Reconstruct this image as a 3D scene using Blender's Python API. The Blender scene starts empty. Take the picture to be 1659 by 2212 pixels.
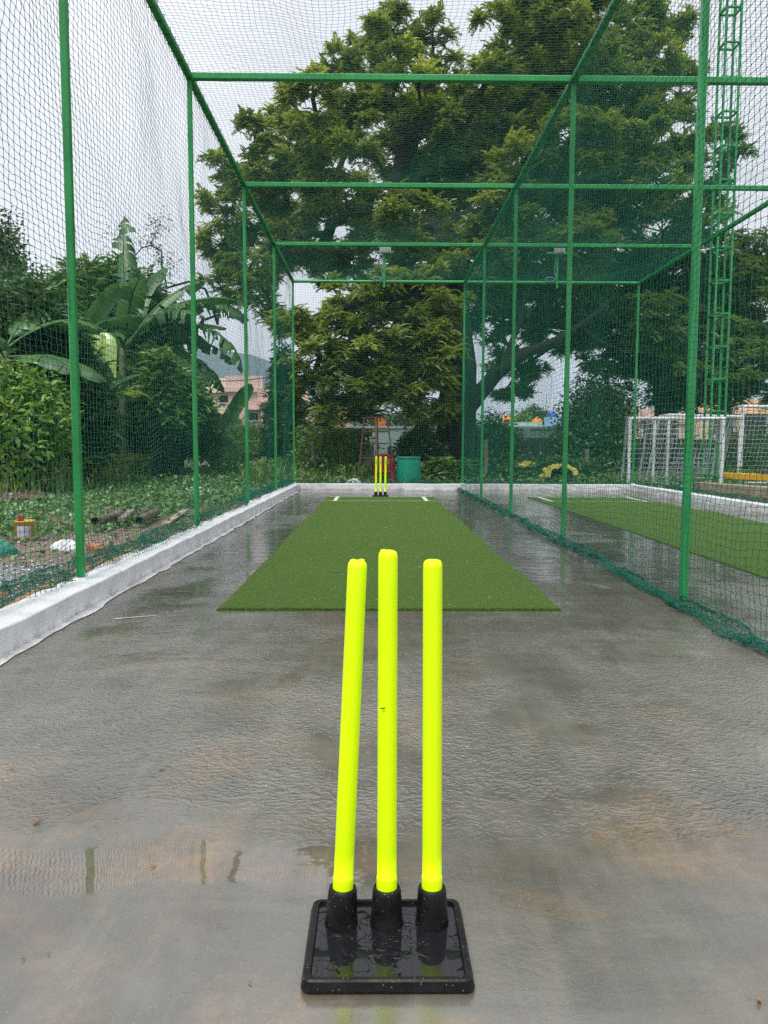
import bpy, math, random
import numpy as np
from mathutils import Vector, Matrix
random.seed(7); rng = np.random.default_rng(7)
R = math.radians
S = bpy.context.scene
COL = S.collection

# ------------------------------------------------------------------ camera, world, sun, exposure
F, PIT, YAW, ROLL = 1656.1, .0856, .0103, .0034
CW, CH = 1659.0, 2212.0
fw = Vector((math.sin(YAW)*math.cos(PIT), math.cos(YAW)*math.cos(PIT), -math.sin(PIT)))
_r = Vector((math.cos(YAW), -math.sin(YAW), 0)); _u = _r.cross(fw)
rt = _r*math.cos(ROLL)+_u*math.sin(ROLL); up = -_r*math.sin(ROLL)+_u*math.cos(ROLL)
CAM = Vector((0, 0, 1.0))
cd = bpy.data.cameras.new('camera'); cam = bpy.data.objects.new('camera', cd); COL.objects.link(cam)
cam.matrix_world = Matrix(((rt.x, up.x, -fw.x, 0), (rt.y, up.y, -fw.y, 0), (rt.z, up.z, -fw.z, 1.0), (0, 0, 0, 1)))
cd.sensor_fit = 'HORIZONTAL'; cd.sensor_width = 36; cd.lens = 36*F/CW
cd.clip_start = .05; cd.clip_end = 6000
S.camera = cam

def ray(px, py):
    return fw + rt*((px-CW/2)/F) + up*((CH/2-py)/F)
def at(px, py, Y):
    d = ray(px, py); return CAM + d*(Y/d.y)
def gr(px, py, z=0.0):
    d = ray(px, py); return CAM + d*((z-1.0)/d.z)

w = bpy.data.worlds.new('World'); S.world = w; w.use_nodes = True
nt = w.node_tree; nt.nodes.clear()
def N(nt, t, **k):
    n = nt.nodes.new(t)
    for a, b in k.items():
        if a.startswith('i_'): n.inputs[a[2:].replace('_', ' ')].default_value = b
        else: setattr(n, a, b)
    return n
SUN_EL, SUN_AZ = 58, 205     # azimuth clockwise from +Y: behind the camera, a little left
out = N(nt, 'ShaderNodeOutputWorld'); bg = N(nt, 'ShaderNodeBackground'); bg.inputs[1].default_value = 1.0
sky = N(nt, 'ShaderNodeTexSky', sky_type='NISHITA', sun_disc=False, sun_elevation=R(SUN_EL), sun_rotation=R(SUN_AZ), dust_density=4.0)
sc_ = N(nt, 'ShaderNodeMix', data_type='RGBA', blend_type='MULTIPLY'); sc_.inputs[0].default_value = 1
sc_.inputs[7].default_value = (.10, .10, .10, 1)
nt.links.new(sky.outputs[0], sc_.inputs[6])
tc = N(nt, 'ShaderNodeTexCoord'); nz = N(nt, 'ShaderNodeTexNoise'); nz.inputs['Scale'].default_value = 2.2; nz.inputs['Detail'].default_value = 5
nt.links.new(tc.outputs['Generated'], nz.inputs['Vector'])
cr = N(nt, 'ShaderNodeValToRGB'); cr.color_ramp.elements[0].position = .32; cr.color_ramp.elements[1].position = .68
cr.color_ramp.elements[0].color = (.62, .635, .70, 1); cr.color_ramp.elements[1].color = (.83, .835, .86, 1)
nt.links.new(nz.outputs[0], cr.inputs[0])
mx = N(nt, 'ShaderNodeMix', data_type='RGBA'); mx.inputs[0].default_value = .93
nt.links.new(sc_.outputs[2], mx.inputs[6]); nt.links.new(cr.outputs[0], mx.inputs[7])
# an overcast sky is brighter overhead than near the horizon
sz_ = N(nt, 'ShaderNodeSeparateXYZ'); nt.links.new(tc.outputs['Generated'], sz_.inputs[0])
zr = N(nt, 'ShaderNodeMapRange'); zr.inputs['From Min'].default_value = .48; zr.inputs['From Max'].default_value = .95; zr.inputs['To Min'].default_value = 1.0; zr.inputs['To Max'].default_value = 2.0
nt.links.new(sz_.outputs[2], zr.inputs['Value']); nt.links.new(zr.outputs[0], bg.inputs[1])
nt.links.new(mx.outputs[2], bg.inputs[0]); nt.links.new(bg.outputs[0], out.inputs[0])

sd = bpy.data.lights.new('sun', 'SUN'); sd.energy = 2.0; sd.angle = R(24); sd.color = (1, .97, .92)
so = bpy.data.objects.new('sun', sd); COL.objects.link(so)
az = R(SUN_AZ); el = R(SUN_EL)
sdir = Vector((math.sin(az)*math.cos(el), math.cos(az)*math.cos(el), math.sin(el)))
so.rotation_euler = (-sdir).to_track_quat('-Z', 'Y').to_euler()
S.view_settings.view_transform = 'Standard'; S.view_settings.look = 'None'
S.view_settings.exposure = 0.5; S.view_settings.gamma = 1
S.cycles.max_bounces = 6; S.cycles.diffuse_bounces = 3; S.cycles.glossy_bounces = 3; S.cycles.transmission_bounces = 4
S.cycles.volume_bounces = 0; S.cycles.caustics_reflective = False; S.cycles.caustics_refractive = False
S.cycles.sample_clamp_indirect = 4; S.cycles.use_denoising = False

# ------------------------------------------------------------------ helpers
def tag(o, label=None, cat=None, group=None, kind=None):
    if label: o['label'] = label
    if cat: o['category'] = cat
    if group: o['group'] = group
    if kind: o['kind'] = kind
    return o
def empty(name, loc=(0, 0, 0), label=None, cat=None, group=None):
    o = bpy.data.objects.new(name, None); COL.objects.link(o); o.location = loc; o.empty_display_size = .1
    return tag(o, label, cat, group)
def link(name, me, mat, parent=None):
    if mat:
        for m in (mat if isinstance(mat, (list, tuple)) else [mat]): me.materials.append(m)
    o = bpy.data.objects.new(name, me); COL.objects.link(o)
    if parent:
        o.parent = parent; o.matrix_parent_inverse = Matrix.Translation(-Vector(parent.location)) if parent.type == 'EMPTY' else parent.matrix_world.inverted()
        if parent.type == 'EMPTY':   # vertices are in world space: shift the object instead of the inverse
            o.matrix_parent_inverse = Matrix.Identity(4); o.location = -Vector(parent.location)
        else:
            o.matrix_parent_inverse = Matrix.Identity(4)
    return o
def npmesh(name, V, Q, mat, parent=None, tint=None, smooth=False):
    V = np.ascontiguousarray(V, dtype=np.float32).reshape(-1, 3); Q = np.ascontiguousarray(Q, dtype=np.int32)
    k = Q.shape[1]
    me = bpy.data.meshes.new(name)
    me.vertices.add(len(V)); me.vertices.foreach_set('co', V.ravel())
    me.loops.add(Q.size); me.loops.foreach_set('vertex_index', Q.ravel())
    me.polygons.add(len(Q)); me.polygons.foreach_set('loop_start', np.arange(0, Q.size, k, dtype=np.int32))
    if smooth: me.polygons.foreach_set('use_smooth', np.ones(len(Q), dtype=bool))
    if tint is not None:
        a = me.attributes.new('tint', 'FLOAT', 'POINT'); a.data.foreach_set('value', np.ascontiguousarray(tint, dtype=np.float32))
    me.update(calc_edges=True)
    return link(name, me, mat, parent)

class MB:
    def __init__(s): s.v = []; s.f = []; s.sm = []
    def add(s, vs, fs, smooth=False):
        b = len(s.v); s.v += [tuple(x) for x in vs]; s.f += [tuple(b+i for i in f) for f in fs]; s.sm += [smooth]*len(fs)
    def box(s, c, size, rot=None, taper=1.0):
        hx, hy, hz = size[0]/2, size[1]/2, size[2]/2; c = Vector(c)
        vs = [Vector((x*hx*(taper if z > 0 else 1), y*hy*(taper if z > 0 else 1), z*hz)) for z in (-1, 1) for y in (-1, 1) for x in (-1, 1)]
        if rot is not None: vs = [rot @ v for v in vs]
        s.add([c+v for v in vs], [(0, 2, 3, 1), (4, 5, 7, 6), (0, 1, 5, 4), (2, 6, 7, 3), (0, 4, 6, 2), (1, 3, 7, 5)])
        return s
    def bar(s, p, q, wx, wz=None, upv=(0, 0, 1), chamfer=0):
        p, q = Vector(p), Vector(q); d = (q-p).normalized(); upv = Vector(upv)
        if abs(d.dot(upv)) > .98: upv = Vector((0, 1, 0))
        a = d.cross(upv).normalized(); b = a.cross(d); wz = wz or wx
        c = min(wx, wz)*.12
        prof = [(wx/2-c, wz/2), (wx/2, wz/2-c), (wx/2, -wz/2+c), (wx/2-c, -wz/2), (-wx/2+c, -wz/2), (-wx/2, -wz/2+c), (-wx/2, wz/2-c), (-wx/2+c, wz/2)]
        vs = [e+a*x+b*y for e in (p, q) for x, y in prof]
        s.add(vs, [(i, (i+1) % 8, 8+(i+1) % 8, 8+i) for i in range(8)]+[tuple(range(7, -1, -1)), tuple(range(8, 16))])
        return s
    def path(s, pts, rad, n=8, cap=True):
        pts = [Vector(p) for p in pts]; vs = []
        if not isinstance(rad, (list, tuple)): rad = [rad]*len(pts)
        a = None
        for i, p in enumerate(pts):
            d = (pts[min(i+1, len(pts)-1)]-pts[max(i-1, 0)]).normalized()
            if a is None:
                a = d.cross(Vector((.3, .9, .2)) if abs(d.y) < .8 else Vector((1, 0, 0))).normalized()
            a = (a-d*a.dot(d)).normalized(); b = d.cross(a)
            for k in range(n):
                t = 2*math.pi*k/n; vs.append(p+(a*math.cos(t)+b*math.sin(t))*rad[i])
        fs = [(i*n+k, i*n+(k+1) % n, (i+1)*n+(k+1) % n, (i+1)*n+k) for i in range(len(pts)-1) for k in range(n)]
        s.add(vs, fs, True)
        if cap:
            s.add([vs[k] for k in range(n)][::-1], [tuple(range(n))]); s.add(vs[-n:], [tuple(range(n))])
        return s
    def lathe(s, prof, base, axis=(0, 0, 1), n=32, cap=True, sx=1.0):
        ax = Vector(axis).normalized(); q = Vector((0, 0, 1)).rotation_difference(ax); base = Vector(base)
        vs = [base+q @ Vector((r*math.cos(2*math.pi*k/n)*sx, r*math.sin(2*math.pi*k/n), z)) for r, z in prof for k in range(n)]
        fs = [(i*n+k, i*n+(k+1) % n, (i+1)*n+(k+1) % n, (i+1)*n+k) for i in range(len(prof)-1) for k in range(n)]
        s.add(vs, fs, True)
        if cap:
            s.add(vs[:n][::-1], [tuple(range(n))]); s.add(vs[-n:], [tuple(range(n))])
        return s
    def prism(s, poly, z0, z1, bev=0):
        n = len(poly); s.add([(x, y, z0) for x, y in poly]+[(x, y, z1) for x, y in poly],
              [tuple(range(n-1, -1, -1)), tuple(range(n, 2*n))]+[(i, (i+1) % n, n+(i+1) % n, n+i) for i in range(n)])
        return s
    def build(s, name, mat, parent=None):
        me = bpy.data.meshes.new(name); me.from_pydata([tuple(v) for v in s.v], [], s.f)
        me.polygons.foreach_set('use_smooth', s.sm); me.update()
        return link(name, me, mat, parent)

# ------------------------------------------------------------------ materials
def mat(name):
    m = bpy.data.materials.new(name); m.use_nodes = True; m.node_tree.nodes.clear(); return m, m.node_tree
def ramp(nt, src, stops, interp='LINEAR'):
    n = nt.nodes.new('ShaderNodeValToRGB'); e = n.color_ramp.elements; n.color_ramp.interpolation = interp
    while len(e) < len(stops): e.new(.5)
    for i, (p, c) in enumerate(stops):
        e[i].position = p; e[i].color = (*c, 1) if not isinstance(c, (int, float)) else (c, c, c, 1)
    nt.links.new(src, n.inputs[0]); return n.outputs[0]
def noise(nt, scale, detail=4, rough=.55, vec=None, dist=0, stretch=None, rot=None):
    n = nt.nodes.new('ShaderNodeTexNoise'); n.inputs['Scale'].default_value = scale; n.inputs['Detail'].default_value = detail
    n.inputs['Roughness'].default_value = rough; n.inputs['Distortion'].default_value = dist
    if vec is None:
        g = nt.nodes.new('ShaderNodeNewGeometry'); vec = g.outputs['Position']
    if stretch:
        mp = nt.nodes.new('ShaderNodeMapping'); mp.inputs['Scale'].default_value = stretch
        if rot: mp.inputs['Rotation'].default_value = rot
        nt.links.new(vec, mp.inputs[0]); vec = mp.outputs[0]
    nt.links.new(vec, n.inputs['Vector']); return n.outputs[0]
def math_(nt, op, a, b=None, clamp=False):
    n = nt.nodes.new('ShaderNodeMath'); n.operation = op; n.use_clamp = clamp
    for i, x in enumerate((a, b)):
        if x is None: continue
        if isinstance(x, (int, float)): n.inputs[i].default_value = x
        else: nt.links.new(x, n.inputs[i])
    return n.outputs[0]
def mixc(nt, fac, a, b, mode='MIX'):
    n = nt.nodes.new('ShaderNodeMix'); n.data_type = 'RGBA'; n.blend_type = mode
    for i, x in ((0, fac), (6, a), (7, b)):
        if isinstance(x, (int, float)): n.inputs[i].default_value = x
        elif isinstance(x, tuple): n.inputs[i].default_value = (*x, 1)
        else: nt.links.new(x, n.inputs[i])
    return n.outputs[2]
def princ(nt, color, rough=.5, spec=.5, bump=None, bstr=.3, bdist=.01, metallic=0, coat=0, coat_rough=.05, coat_bump=None, ior=1.5):
    p = nt.nodes.new('ShaderNodeBsdfPrincipled'); o = nt.nodes.new('ShaderNodeOutputMaterial')
    for k, v in (('Base Color', color), ('Roughness', rough), ('Specular IOR Level', spec), ('Metallic', metallic), ('Coat Weight', coat), ('Coat Roughness', coat_rough), ('IOR', ior)):
        if isinstance(v, tuple): p.inputs[k].default_value = (*v, 1)
        elif isinstance(v, (int, float)): p.inputs[k].default_value = v
        else: nt.links.new(v, p.inputs[k])
    if bump is not None:
        b = nt.nodes.new('ShaderNodeBump'); b.inputs['Distance'].default_value = bdist
        if isinstance(bstr, (int, float)): b.inputs['Strength'].default_value = bstr
        else: nt.links.new(bstr, b.inputs['Strength'])
        nt.links.new(bump, b.inputs['Height']); nt.links.new(b.outputs[0], p.inputs['Normal'])
    nt.links.new(p.outputs[0], o.inputs[0]); return p
def simple(name, c, c2=None, scale=8, rough=.5, spec=.5, bstr=.15, bdist=.005, metallic=0, lo=.35, hi=.65, bscale=None, island=0):
    m, t = mat(name)
    c2 = c2 or tuple(x*.75 for x in c)
    n = noise(t, scale, 6)
    col = ramp(t, n, [(lo, c2), (hi, c)])
    if island:
        g = t.nodes.new('ShaderNodeNewGeometry'); hs = t.nodes.new('ShaderNodeHueSaturation')
        v = math_(t, 'ADD', math_(t, 'MULTIPLY', g.outputs['Random Per Island'], island), 1-island/2)
        t.links.new(v, hs.inputs['Value']); t.links.new(col, hs.inputs['Color']); col = hs.outputs[0]
    princ(t, col, rough, spec, noise(t, bscale or scale*6, 5), bstr, bdist, metallic)
    return m
def leafmat(name, dark, light, yellow=None, trans=.3, rough=.45, tint=False, gloss=.06, nscale=1.2):
    m, t = mat(name)
    g = t.nodes.new('ShaderNodeNewGeometry')
    rnd = g.outputs['Random Per Island']
    n = noise(t, nscale, 3)
    f = math_(t, 'ADD', math_(t, 'MULTIPLY', rnd, .55), math_(t, 'MULTIPLY', n, .45))
    if tint:
        a = t.nodes.new('ShaderNodeAttribute'); a.attribute_name = 'tint'
        f = math_(t, 'ADD', math_(t, 'MULTIPLY', f, .5), math_(t, 'MULTIPLY', a.outputs['Fac'], .5))
    stops = [(.25, dark), (.62, light)]
    if yellow: stops.append((.85, yellow))
    col = ramp(t, f, stops)
    d = t.nodes.new('ShaderNodeBsdfDiffuse'); tr = t.nodes.new('ShaderNodeBsdfTranslucent'); gl = t.nodes.new('ShaderNodeBsdfGlossy')
    gl.inputs['Roughness'].default_value = rough; gl.inputs['Color'].default_value = (.8, .85, .8, 1)
    t.links.new(col, d.inputs[0])
    hs = t.nodes.new('ShaderNodeHueSaturation'); hs.inputs['Hue'].default_value = .485; hs.inputs['Value'].default_value = 1.25; t.links.new(col, hs.inputs['Color'])
    t.links.new(hs.outputs[0], tr.inputs[0])
    m1 = t.nodes.new('ShaderNodeMixShader'); m1.inputs[0].default_value = trans
    t.links.new(d.outputs[0], m1.inputs[1]); t.links.new(tr.outputs[0], m1.inputs[2])
    m2 = t.nodes.new('ShaderNodeMixShader'); m2.inputs[0].default_value = gloss
    t.links.new(m1.outputs[0], m2.inputs[1]); t.links.new(gl.outputs[0], m2.inputs[2])
    o = t.nodes.new('ShaderNodeOutputMaterial'); t.links.new(m2.outputs[0], o.inputs[0])
    return m

# wet concrete ------------------------------------------------------
def concrete_material():
    m, t = mat('wet_concrete')
    g = t.nodes.new('ShaderNodeNewGeometry'); sx = t.nodes.new('ShaderNodeSeparateXYZ'); t.links.new(g.outputs['Position'], sx.inputs[0])
    X, Y = sx.outputs[0], sx.outputs[1]
    big = noise(t, .9, 5, .6, dist=.6)
    med = noise(t, 4.5, 6, .62, dist=.4)
    swirl = noise(t, 1.6, 6, .65, stretch=(1, 2.6, 1), rot=(0, 0, R(18)), dist=1.2)
    fine = noise(t, 60, 4, .7)
    col = ramp(t, big, [(.3, (.095, .088, .078)), (.52, (.15, .142, .126)), (.72, (.21, .20, .178))])
    col = mixc(t, .45, col, ramp(t, med, [(.3, (.09, .087, .082)), (.7, (.23, .224, .21))]))
    col = mixc(t, ramp(t, swirl, [(.5, 0.0), (.75, .45)]), col, (.25, .24, .215))
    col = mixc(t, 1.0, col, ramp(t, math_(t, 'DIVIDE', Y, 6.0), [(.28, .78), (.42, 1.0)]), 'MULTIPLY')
    # ochre dust that has settled in shallow places
    och = math_(t, 'MULTIPLY', ramp(t, noise(t, 1.7, 7, .7, dist=.8), [(.50, 0.0), (.63, 1.0)]), ramp(t, noise(t, 26, 4, .8), [(.4, .15), (.62, 1.0)]))
    near = ramp(t, math_(t, 'DIVIDE', Y, 6.0), [(.35, .8), (.75, .10)])
    col = mixc(t, math_(t, 'MULTIPLY', math_(t, 'MULTIPLY', och, near), .62), col, (.33, .20, .095))
    # ochre line of silt at the puddle's edge
    wob = math_(t, 'MULTIPLY', math_(t, 'SUBTRACT', noise(t, 2.2, 4), .5), .35)
    dY = math_(t, 'ABSOLUTE', math_(t, 'SUBTRACT', math_(t, 'ADD', Y, wob), 1.77))
    band = ramp(t, dY, [(.0, 1.0), (.085, 0.0)])
    xm = ramp(t, math_(t, 'ADD', math_(t, 'MULTIPLY', X, .3), .5), [(.47, 1.0), (.55, .25)])
    col = mixc(t, math_(t, 'MULTIPLY', math_(t, 'MULTIPLY', band, xm), math_(t, 'MULTIPLY', ramp(t, noise(t, 40, 3, .7), [(.35, .1), (.6, 1.0)]), .38)), col, (.36, .23, .12))
    # grit
    vor = t.nodes.new('ShaderNodeTexVoronoi'); vor.inputs['Scale'].default_value = 120; t.links.new(g.outputs['Position'], vor.inputs['Vector'])
    sel = math_(t, 'LESS_THAN', vor.outputs['Distance'], .13)
    cs = t.nodes.new('ShaderNodeSeparateColor'); t.links.new(vor.outputs['Color'], cs.inputs[0])
    sel = math_(t, 'MULTIPLY', sel, math_(t, 'GREATER_THAN', cs.outputs[0], .78))
    col = mixc(t, math_(t, 'MULTIPLY', sel, .8), col, mixc(t, cs.outputs[1], (.42, .29, .16), (.5, .44, .36)))
    damp = noise(t, 1.3, 6, .7, stretch=(.7, 1.5, 1), dist=1.0)
    col = mixc(t, ramp(t, damp, [(.42, .0), (.62, .4)]), col, (.075, .072, .06))
    trowel = noise(t, 9, 5, .6, stretch=(1, .10, 1), rot=(0, 0, R(-28)), dist=.3)
    col = mixc(t, ramp(t, trowel, [(.50, 0.0), (.74, .24)]), col, (.31, .295, .26))
    crk = t.nodes.new('ShaderNodeTexVoronoi'); crk.feature = 'DISTANCE_TO_EDGE'; crk.inputs['Scale'].default_value = .55
    cw = t.nodes.new('ShaderNodeVectorMath'); cw.operation = 'SCALE'; cw.inputs[3].default_value = .6
    cn = t.nodes.new('ShaderNodeTexNoise'); cn.inputs['Scale'].default_value = 2.5; cn.inputs['Detail'].default_value = 6; t.links.new(g.outputs['Position'], cn.inputs['Vector']); t.links.new(cn.outputs['Color'], cw.inputs[0])
    ca = t.nodes.new('ShaderNodeVectorMath'); ca.operation = 'ADD'; t.links.new(g.outputs['Position'], ca.inputs[0]); t.links.new(cw.outputs[0], ca.inputs[1]); t.links.new(ca.outputs[0], crk.inputs['Vector'])
    crack = math_(t, 'MULTIPLY', ramp(t, crk.outputs['Distance'], [(.0, .55), (.004, 0.0)]), ramp(t, big, [(.5, 0.0), (.6, 1.0)]))
    col = mixc(t, crack, col, (.03, .028, .025))
    pits = math_(t, 'MULTIPLY', ramp(t, noise(t, 38, 5, .8), [(.60, 0.0), (.70, .6)]), .8)
    col = mixc(t, pits, col, (.05, .048, .042))
    col = mixc(t, 1.0, col, (.88, .85, .78), 'MULTIPLY')
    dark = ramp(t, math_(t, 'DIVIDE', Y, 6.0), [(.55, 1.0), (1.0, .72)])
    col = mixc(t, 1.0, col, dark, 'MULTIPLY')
    # water film
    # calm mirror strip around y = 1.77 and in the far lane
    calm = math_(t, 'MULTIPLY', ramp(t, dY, [(.075, 1.0), (.13, 0.0)]), ramp(t, math_(t, 'ADD', math_(t, 'MULTIPLY', X, .3), .5), [(.5, 1.0), (.56, 0.0)]))
    far = ramp(t, math_(t, 'DIVIDE', Y, 20.0), [(.13, 0.0), (.26, 1.0)])
    pud = ramp(t, noise(t, .8, 5, .6, stretch=(1, .9, 1), dist=.5), [(.36, 0.0), (.5, 1.0)])
    calm2 = math_(t, 'MULTIPLY', far, pud)
    calmall = math_(t, 'MAXIMUM', calm, calm2)
    nearm = ramp(t, math_(t, 'DIVIDE', Y, 6.0), [(.305, 1.0), (.36, 0.0)])      # dull damp foreground
    rip = math_(t, 'SUBTRACT', 1.0, math_(t, 'MAXIMUM', calmall, nearm), True)
    vr = t.nodes.new('ShaderNodeTexVoronoi'); vr.feature = 'SMOOTH_F1'; vr.inputs['Scale'].default_value = 70; vr.inputs['Randomness'].default_value = 1
    mp = t.nodes.new('ShaderNodeMapping'); mp.inputs['Scale'].default_value = (.55, 1, 1)
    wn = t.nodes.new('ShaderNodeTexNoise'); wn.inputs['Scale'].default_value = 14; t.links.new(g.outputs['Position'], wn.inputs['Vector'])
    va = t.nodes.new('ShaderNodeVectorMath'); va.operation = 'SCALE'; va.inputs[3].default_value = .09; t.links.new(wn.outputs['Color'], va.inputs[0])
    vb = t.nodes.new('ShaderNodeVectorMath'); vb.operation = 'ADD'; t.links.new(g.outputs['Position'], vb.inputs[0]); t.links.new(va.outputs[0], vb.inputs[1])
    t.links.new(vb.outputs[0], mp.inputs[0]); t.links.new(mp.outputs[0], vr.inputs['Vector'])
    drops = ramp(t, vr.outputs['Distance'], [(.10, 1.0), (.55, 0.0)])
    h1 = math_(t, 'MULTIPLY', math_(t, 'ADD', math_(t, 'MULTIPLY', drops, 1.1), math_(t, 'MULTIPLY', noise(t, 120, 3, .6, dist=.8), .9)), math_(t, 'MULTIPLY', rip, ramp(t, noise(t, 2.3, 4), [(.38, .08), (.62, 1.0)])))
    wave = math_(t, 'MULTIPLY', noise(t, 5.5, 3, .5, stretch=(.7, 1.8, 1)), math_(t, 'ADD', math_(t, 'MULTIPLY', far, 1.1), .12))
    h = math_(t, 'ADD', h1, wave)
    streak = math_(t, 'MULTIPLY', noise(t, 7, 3, .6, stretch=(.35, 3.0, 1), dist=.5), math_(t, 'MULTIPLY', far, .5))
    h = math_(t, 'ADD', h, streak)
    h = math_(t, 'ADD', h, math_(t, 'MULTIPLY', fine, math_(t, 'MULTIPLY', math_(t, 'SUBTRACT', 1.0, calmall), .12)))
    rough = math_(t, 'ADD', math_(t, 'MULTIPLY', math_(t, 'SUBTRACT', 1.0, calmall), .07), .015)
    rough = math_(t, 'ADD', rough, math_(t, 'MULTIPLY', math_(t, 'MULTIPLY', nearm, .10), math_(t, 'SUBTRACT', 1.0, calmall)), True)
    rough = math_(t, 'MULTIPLY', rough, ramp(t, med, [(.3, .6), (.7, 1.5)]))
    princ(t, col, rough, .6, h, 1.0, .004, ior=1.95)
    return m
M = {}
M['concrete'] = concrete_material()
def turf_material():
    m, t = mat('artificial_turf')
    a = noise(t, 170, 3, .8); b = noise(t, 1.1, 4); c = noise(t, 480, 2, .8)
    col = ramp(t, a, [(.32, (.010, .03, .003)), (.5, (.05, .115, .010)), (.68, (.14, .26, .03))])
    col = mixc(t, .35, col, ramp(t, c, [(.35, (.012, .035, .004)), (.65, (.2, .33, .06))]))
    col = mixc(t, .4, col, ramp(t, noise(t, 55, 4, .8), [(.36, (.012, .03, .004)), (.5, (.045, .09, .012)), (.66, (.16, .25, .04))]))
    col = mixc(t, ramp(t, b, [(.4, 0.0), (.7, .2)]), col, (.09, .14, .03))
    princ(t, col, .85, .2, a, 1.0, .012)
    return m
M['turf'] = turf_material()
M['white_line'] = simple('chalk_paint', (.62, .65, .58), (.2, .3, .14), 45, .9, .2, lo=.38, hi=.5)
def kerb_material():
    m, t = mat('whitewashed_concrete')
    n = noise(t, 5, 7, .7); n2 = noise(t, 45, 5, .7)
    col = ramp(t, n, [(.3, (.55, .55, .54)), (.5, (.68, .69, .69)), (.7, (.78, .79, .79))])
    g = t.nodes.new('ShaderNodeNewGeometry'); sx = t.nodes.new('ShaderNodeSeparateXYZ'); t.links.new(g.outputs['Position'], sx.inputs[0])
    low = ramp(t, math_(t, 'ADD', sx.outputs[2], math_(t, 'MULTIPLY', math_(t, 'SUBTRACT', n, .5), .12)), [(.0, .8), (.035, 0.0)])
    col = mixc(t, math_(t, 'MULTIPLY', low, ramp(t, n2, [(.35, .2), (.6, .85)])), col, (.24, .21, .18))
    col = mixc(t, ramp(t, n2, [(.62, 0.0), (.72, .45)]), col, (.25, .24, .22))
    princ(t, col, .55, .4, n2, .35, .005)
    return m
M['kerb'] = kerb_material()
def paint_mat():
    m, t = mat('green_paint')
    n = noise(t, 3, 6, .6); st = noise(t, 18, 5, .6, stretch=(1, 1, .06)); ch = noise(t, 30, 4, .8)
    col = ramp(t, n, [(.3, (.012, .20, .045)), (.7, (.022, .30, .07))])
    col = mixc(t, ramp(t, st, [(.5, 0.0), (.72, .4)]), col, (.05, .38, .14))
    col = mixc(t, ramp(t, ch, [(.70, 0.0), (.715, .9)]), col, (.13, .06, .03))
    princ(t, col, .32, .5, noise(t, 90, 4), .15, .002)
    return m
M['green'] = paint_mat()
def net_mat(name, c):
    m, t = mat(name)
    n = noise(t, 2, 3)
    col = mixc(t, n, c, tuple(x*1.6 for x in c))
    princ(t, col, .6, .3)
    return m
M['net'] = net_mat('green_net_twine', (.002, .10, .062))
M['net_w'] = simple('white_net_twine', (.75, .77, .8), rough=.7)
M['neon'] = simple('neon_plastic', (.73, 1.0, .0), (.70, .98, .0), 5, .42, .3, .08, .002)
M['rubber'] = simple('black_rubber', (.004, .004, .0045), (.009, .009, .0095), 30, .5, .22, .25, .002)
def grit_rubber():
    m, t = mat('gritty_black_rubber')
    g = t.nodes.new('ShaderNodeNewGeometry'); v = t.nodes.new('ShaderNodeTexVoronoi'); v.inputs['Scale'].default_value = 260; t.links.new(g.outputs['Position'], v.inputs['Vector'])
    cs = t.nodes.new('ShaderNodeSeparateColor'); t.links.new(v.outputs['Color'], cs.inputs[0])
    sel = math_(t, 'MULTIPLY', math_(t, 'LESS_THAN', v.outputs['Distance'], .22), math_(t, 'GREATER_THAN', cs.outputs[0], .93))
    col = mixc(t, sel, ramp(t, noise(t, 30, 5), [(.4, (.004, .004, .0045)), (.7, (.012, .011, .010))]), (.30, .24, .17))
    princ(t, col, ramp(t, noise(t, 22, 5), [(.35, .28), (.65, .6)]), .25, noise(t, 160, 4), .3, .002)
    return m
M['rubber'] = grit_rubber()
def wetrubber():
    m, t = mat('wet_black_rubber')
    n = noise(t, 30, 3, .5, dist=.7)
    edge = ramp(t, n, [(.47, 0.0), (.5, 1.0)])
    msk = ramp(t, noise(t, 9, 2), [(.48, 0.0), (.53, 1.0)])
    h = math_(t, 'MULTIPLY', edge, msk)
    h2 = math_(t, 'ADD', h, math_(t, 'MULTIPLY', noise(t, 12, 2), .12))
    princ(t, (.010, .010, .012), .025, .5, h2, .9, .0022, ior=1.4)
    return m
M['wetrubber'] = wetrubber()
M['mark'] = simple('black_print', (.01, .01, .01))
M['ground'] = None
def ground_mat():
    m, t = mat('bare_earth')
    g = t.nodes.new('ShaderNodeNewGeometry'); sx = t.nodes.new('ShaderNodeSeparateXYZ'); t.links.new(g.outputs['Position'], sx.inputs[0])
    n = noise(t, .8, 7, .65); n2 = noise(t, 22, 6, .75)
    col = ramp(t, n, [(.3, (.10, .07, .048)), (.5, (.17, .125, .09)), (.7, (.25, .18, .12))])
    col = mixc(t, .4, col, ramp(t, n2, [(.3, (.06, .05, .04)), (.7, (.33, .25, .18))]))
    gf = ramp(t, math_(t, 'DIVIDE', sx.outputs[1], 60.0), [(.15, 0.0), (.30, 1.0)])
    gr_ = ramp(t, noise(t, 6, 5, .7), [(.3, (.02, .045, .012)), (.7, (.06, .12, .03))])
    col = mixc(t, gf, col, gr_)
    princ(t, col, .8, .3, n2, .8, .03)
    return m
M['ground'] = ground_mat()
M['gravelpatch'] = simple('grey_stone_chips', (.42, .42, .42), (.06, .06, .062), 60, .6, .4, .8, .02, lo=.4, hi=.62)
M['stone'] = simple('stone_chip', (.4, .4, .4), (.14, .14, .145), 30, .6, island=1.2)
M['redearth'] = simple('orange_earth', (.48, .24, .12), (.28, .14, .07), 14, .85, .2, .8, .03)
M['neem'] = leafmat('neem_leaves', (.045, .085, .010), (.23, .32, .032), (.54, .60, .08), .48, tint=True, nscale=.6)
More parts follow.
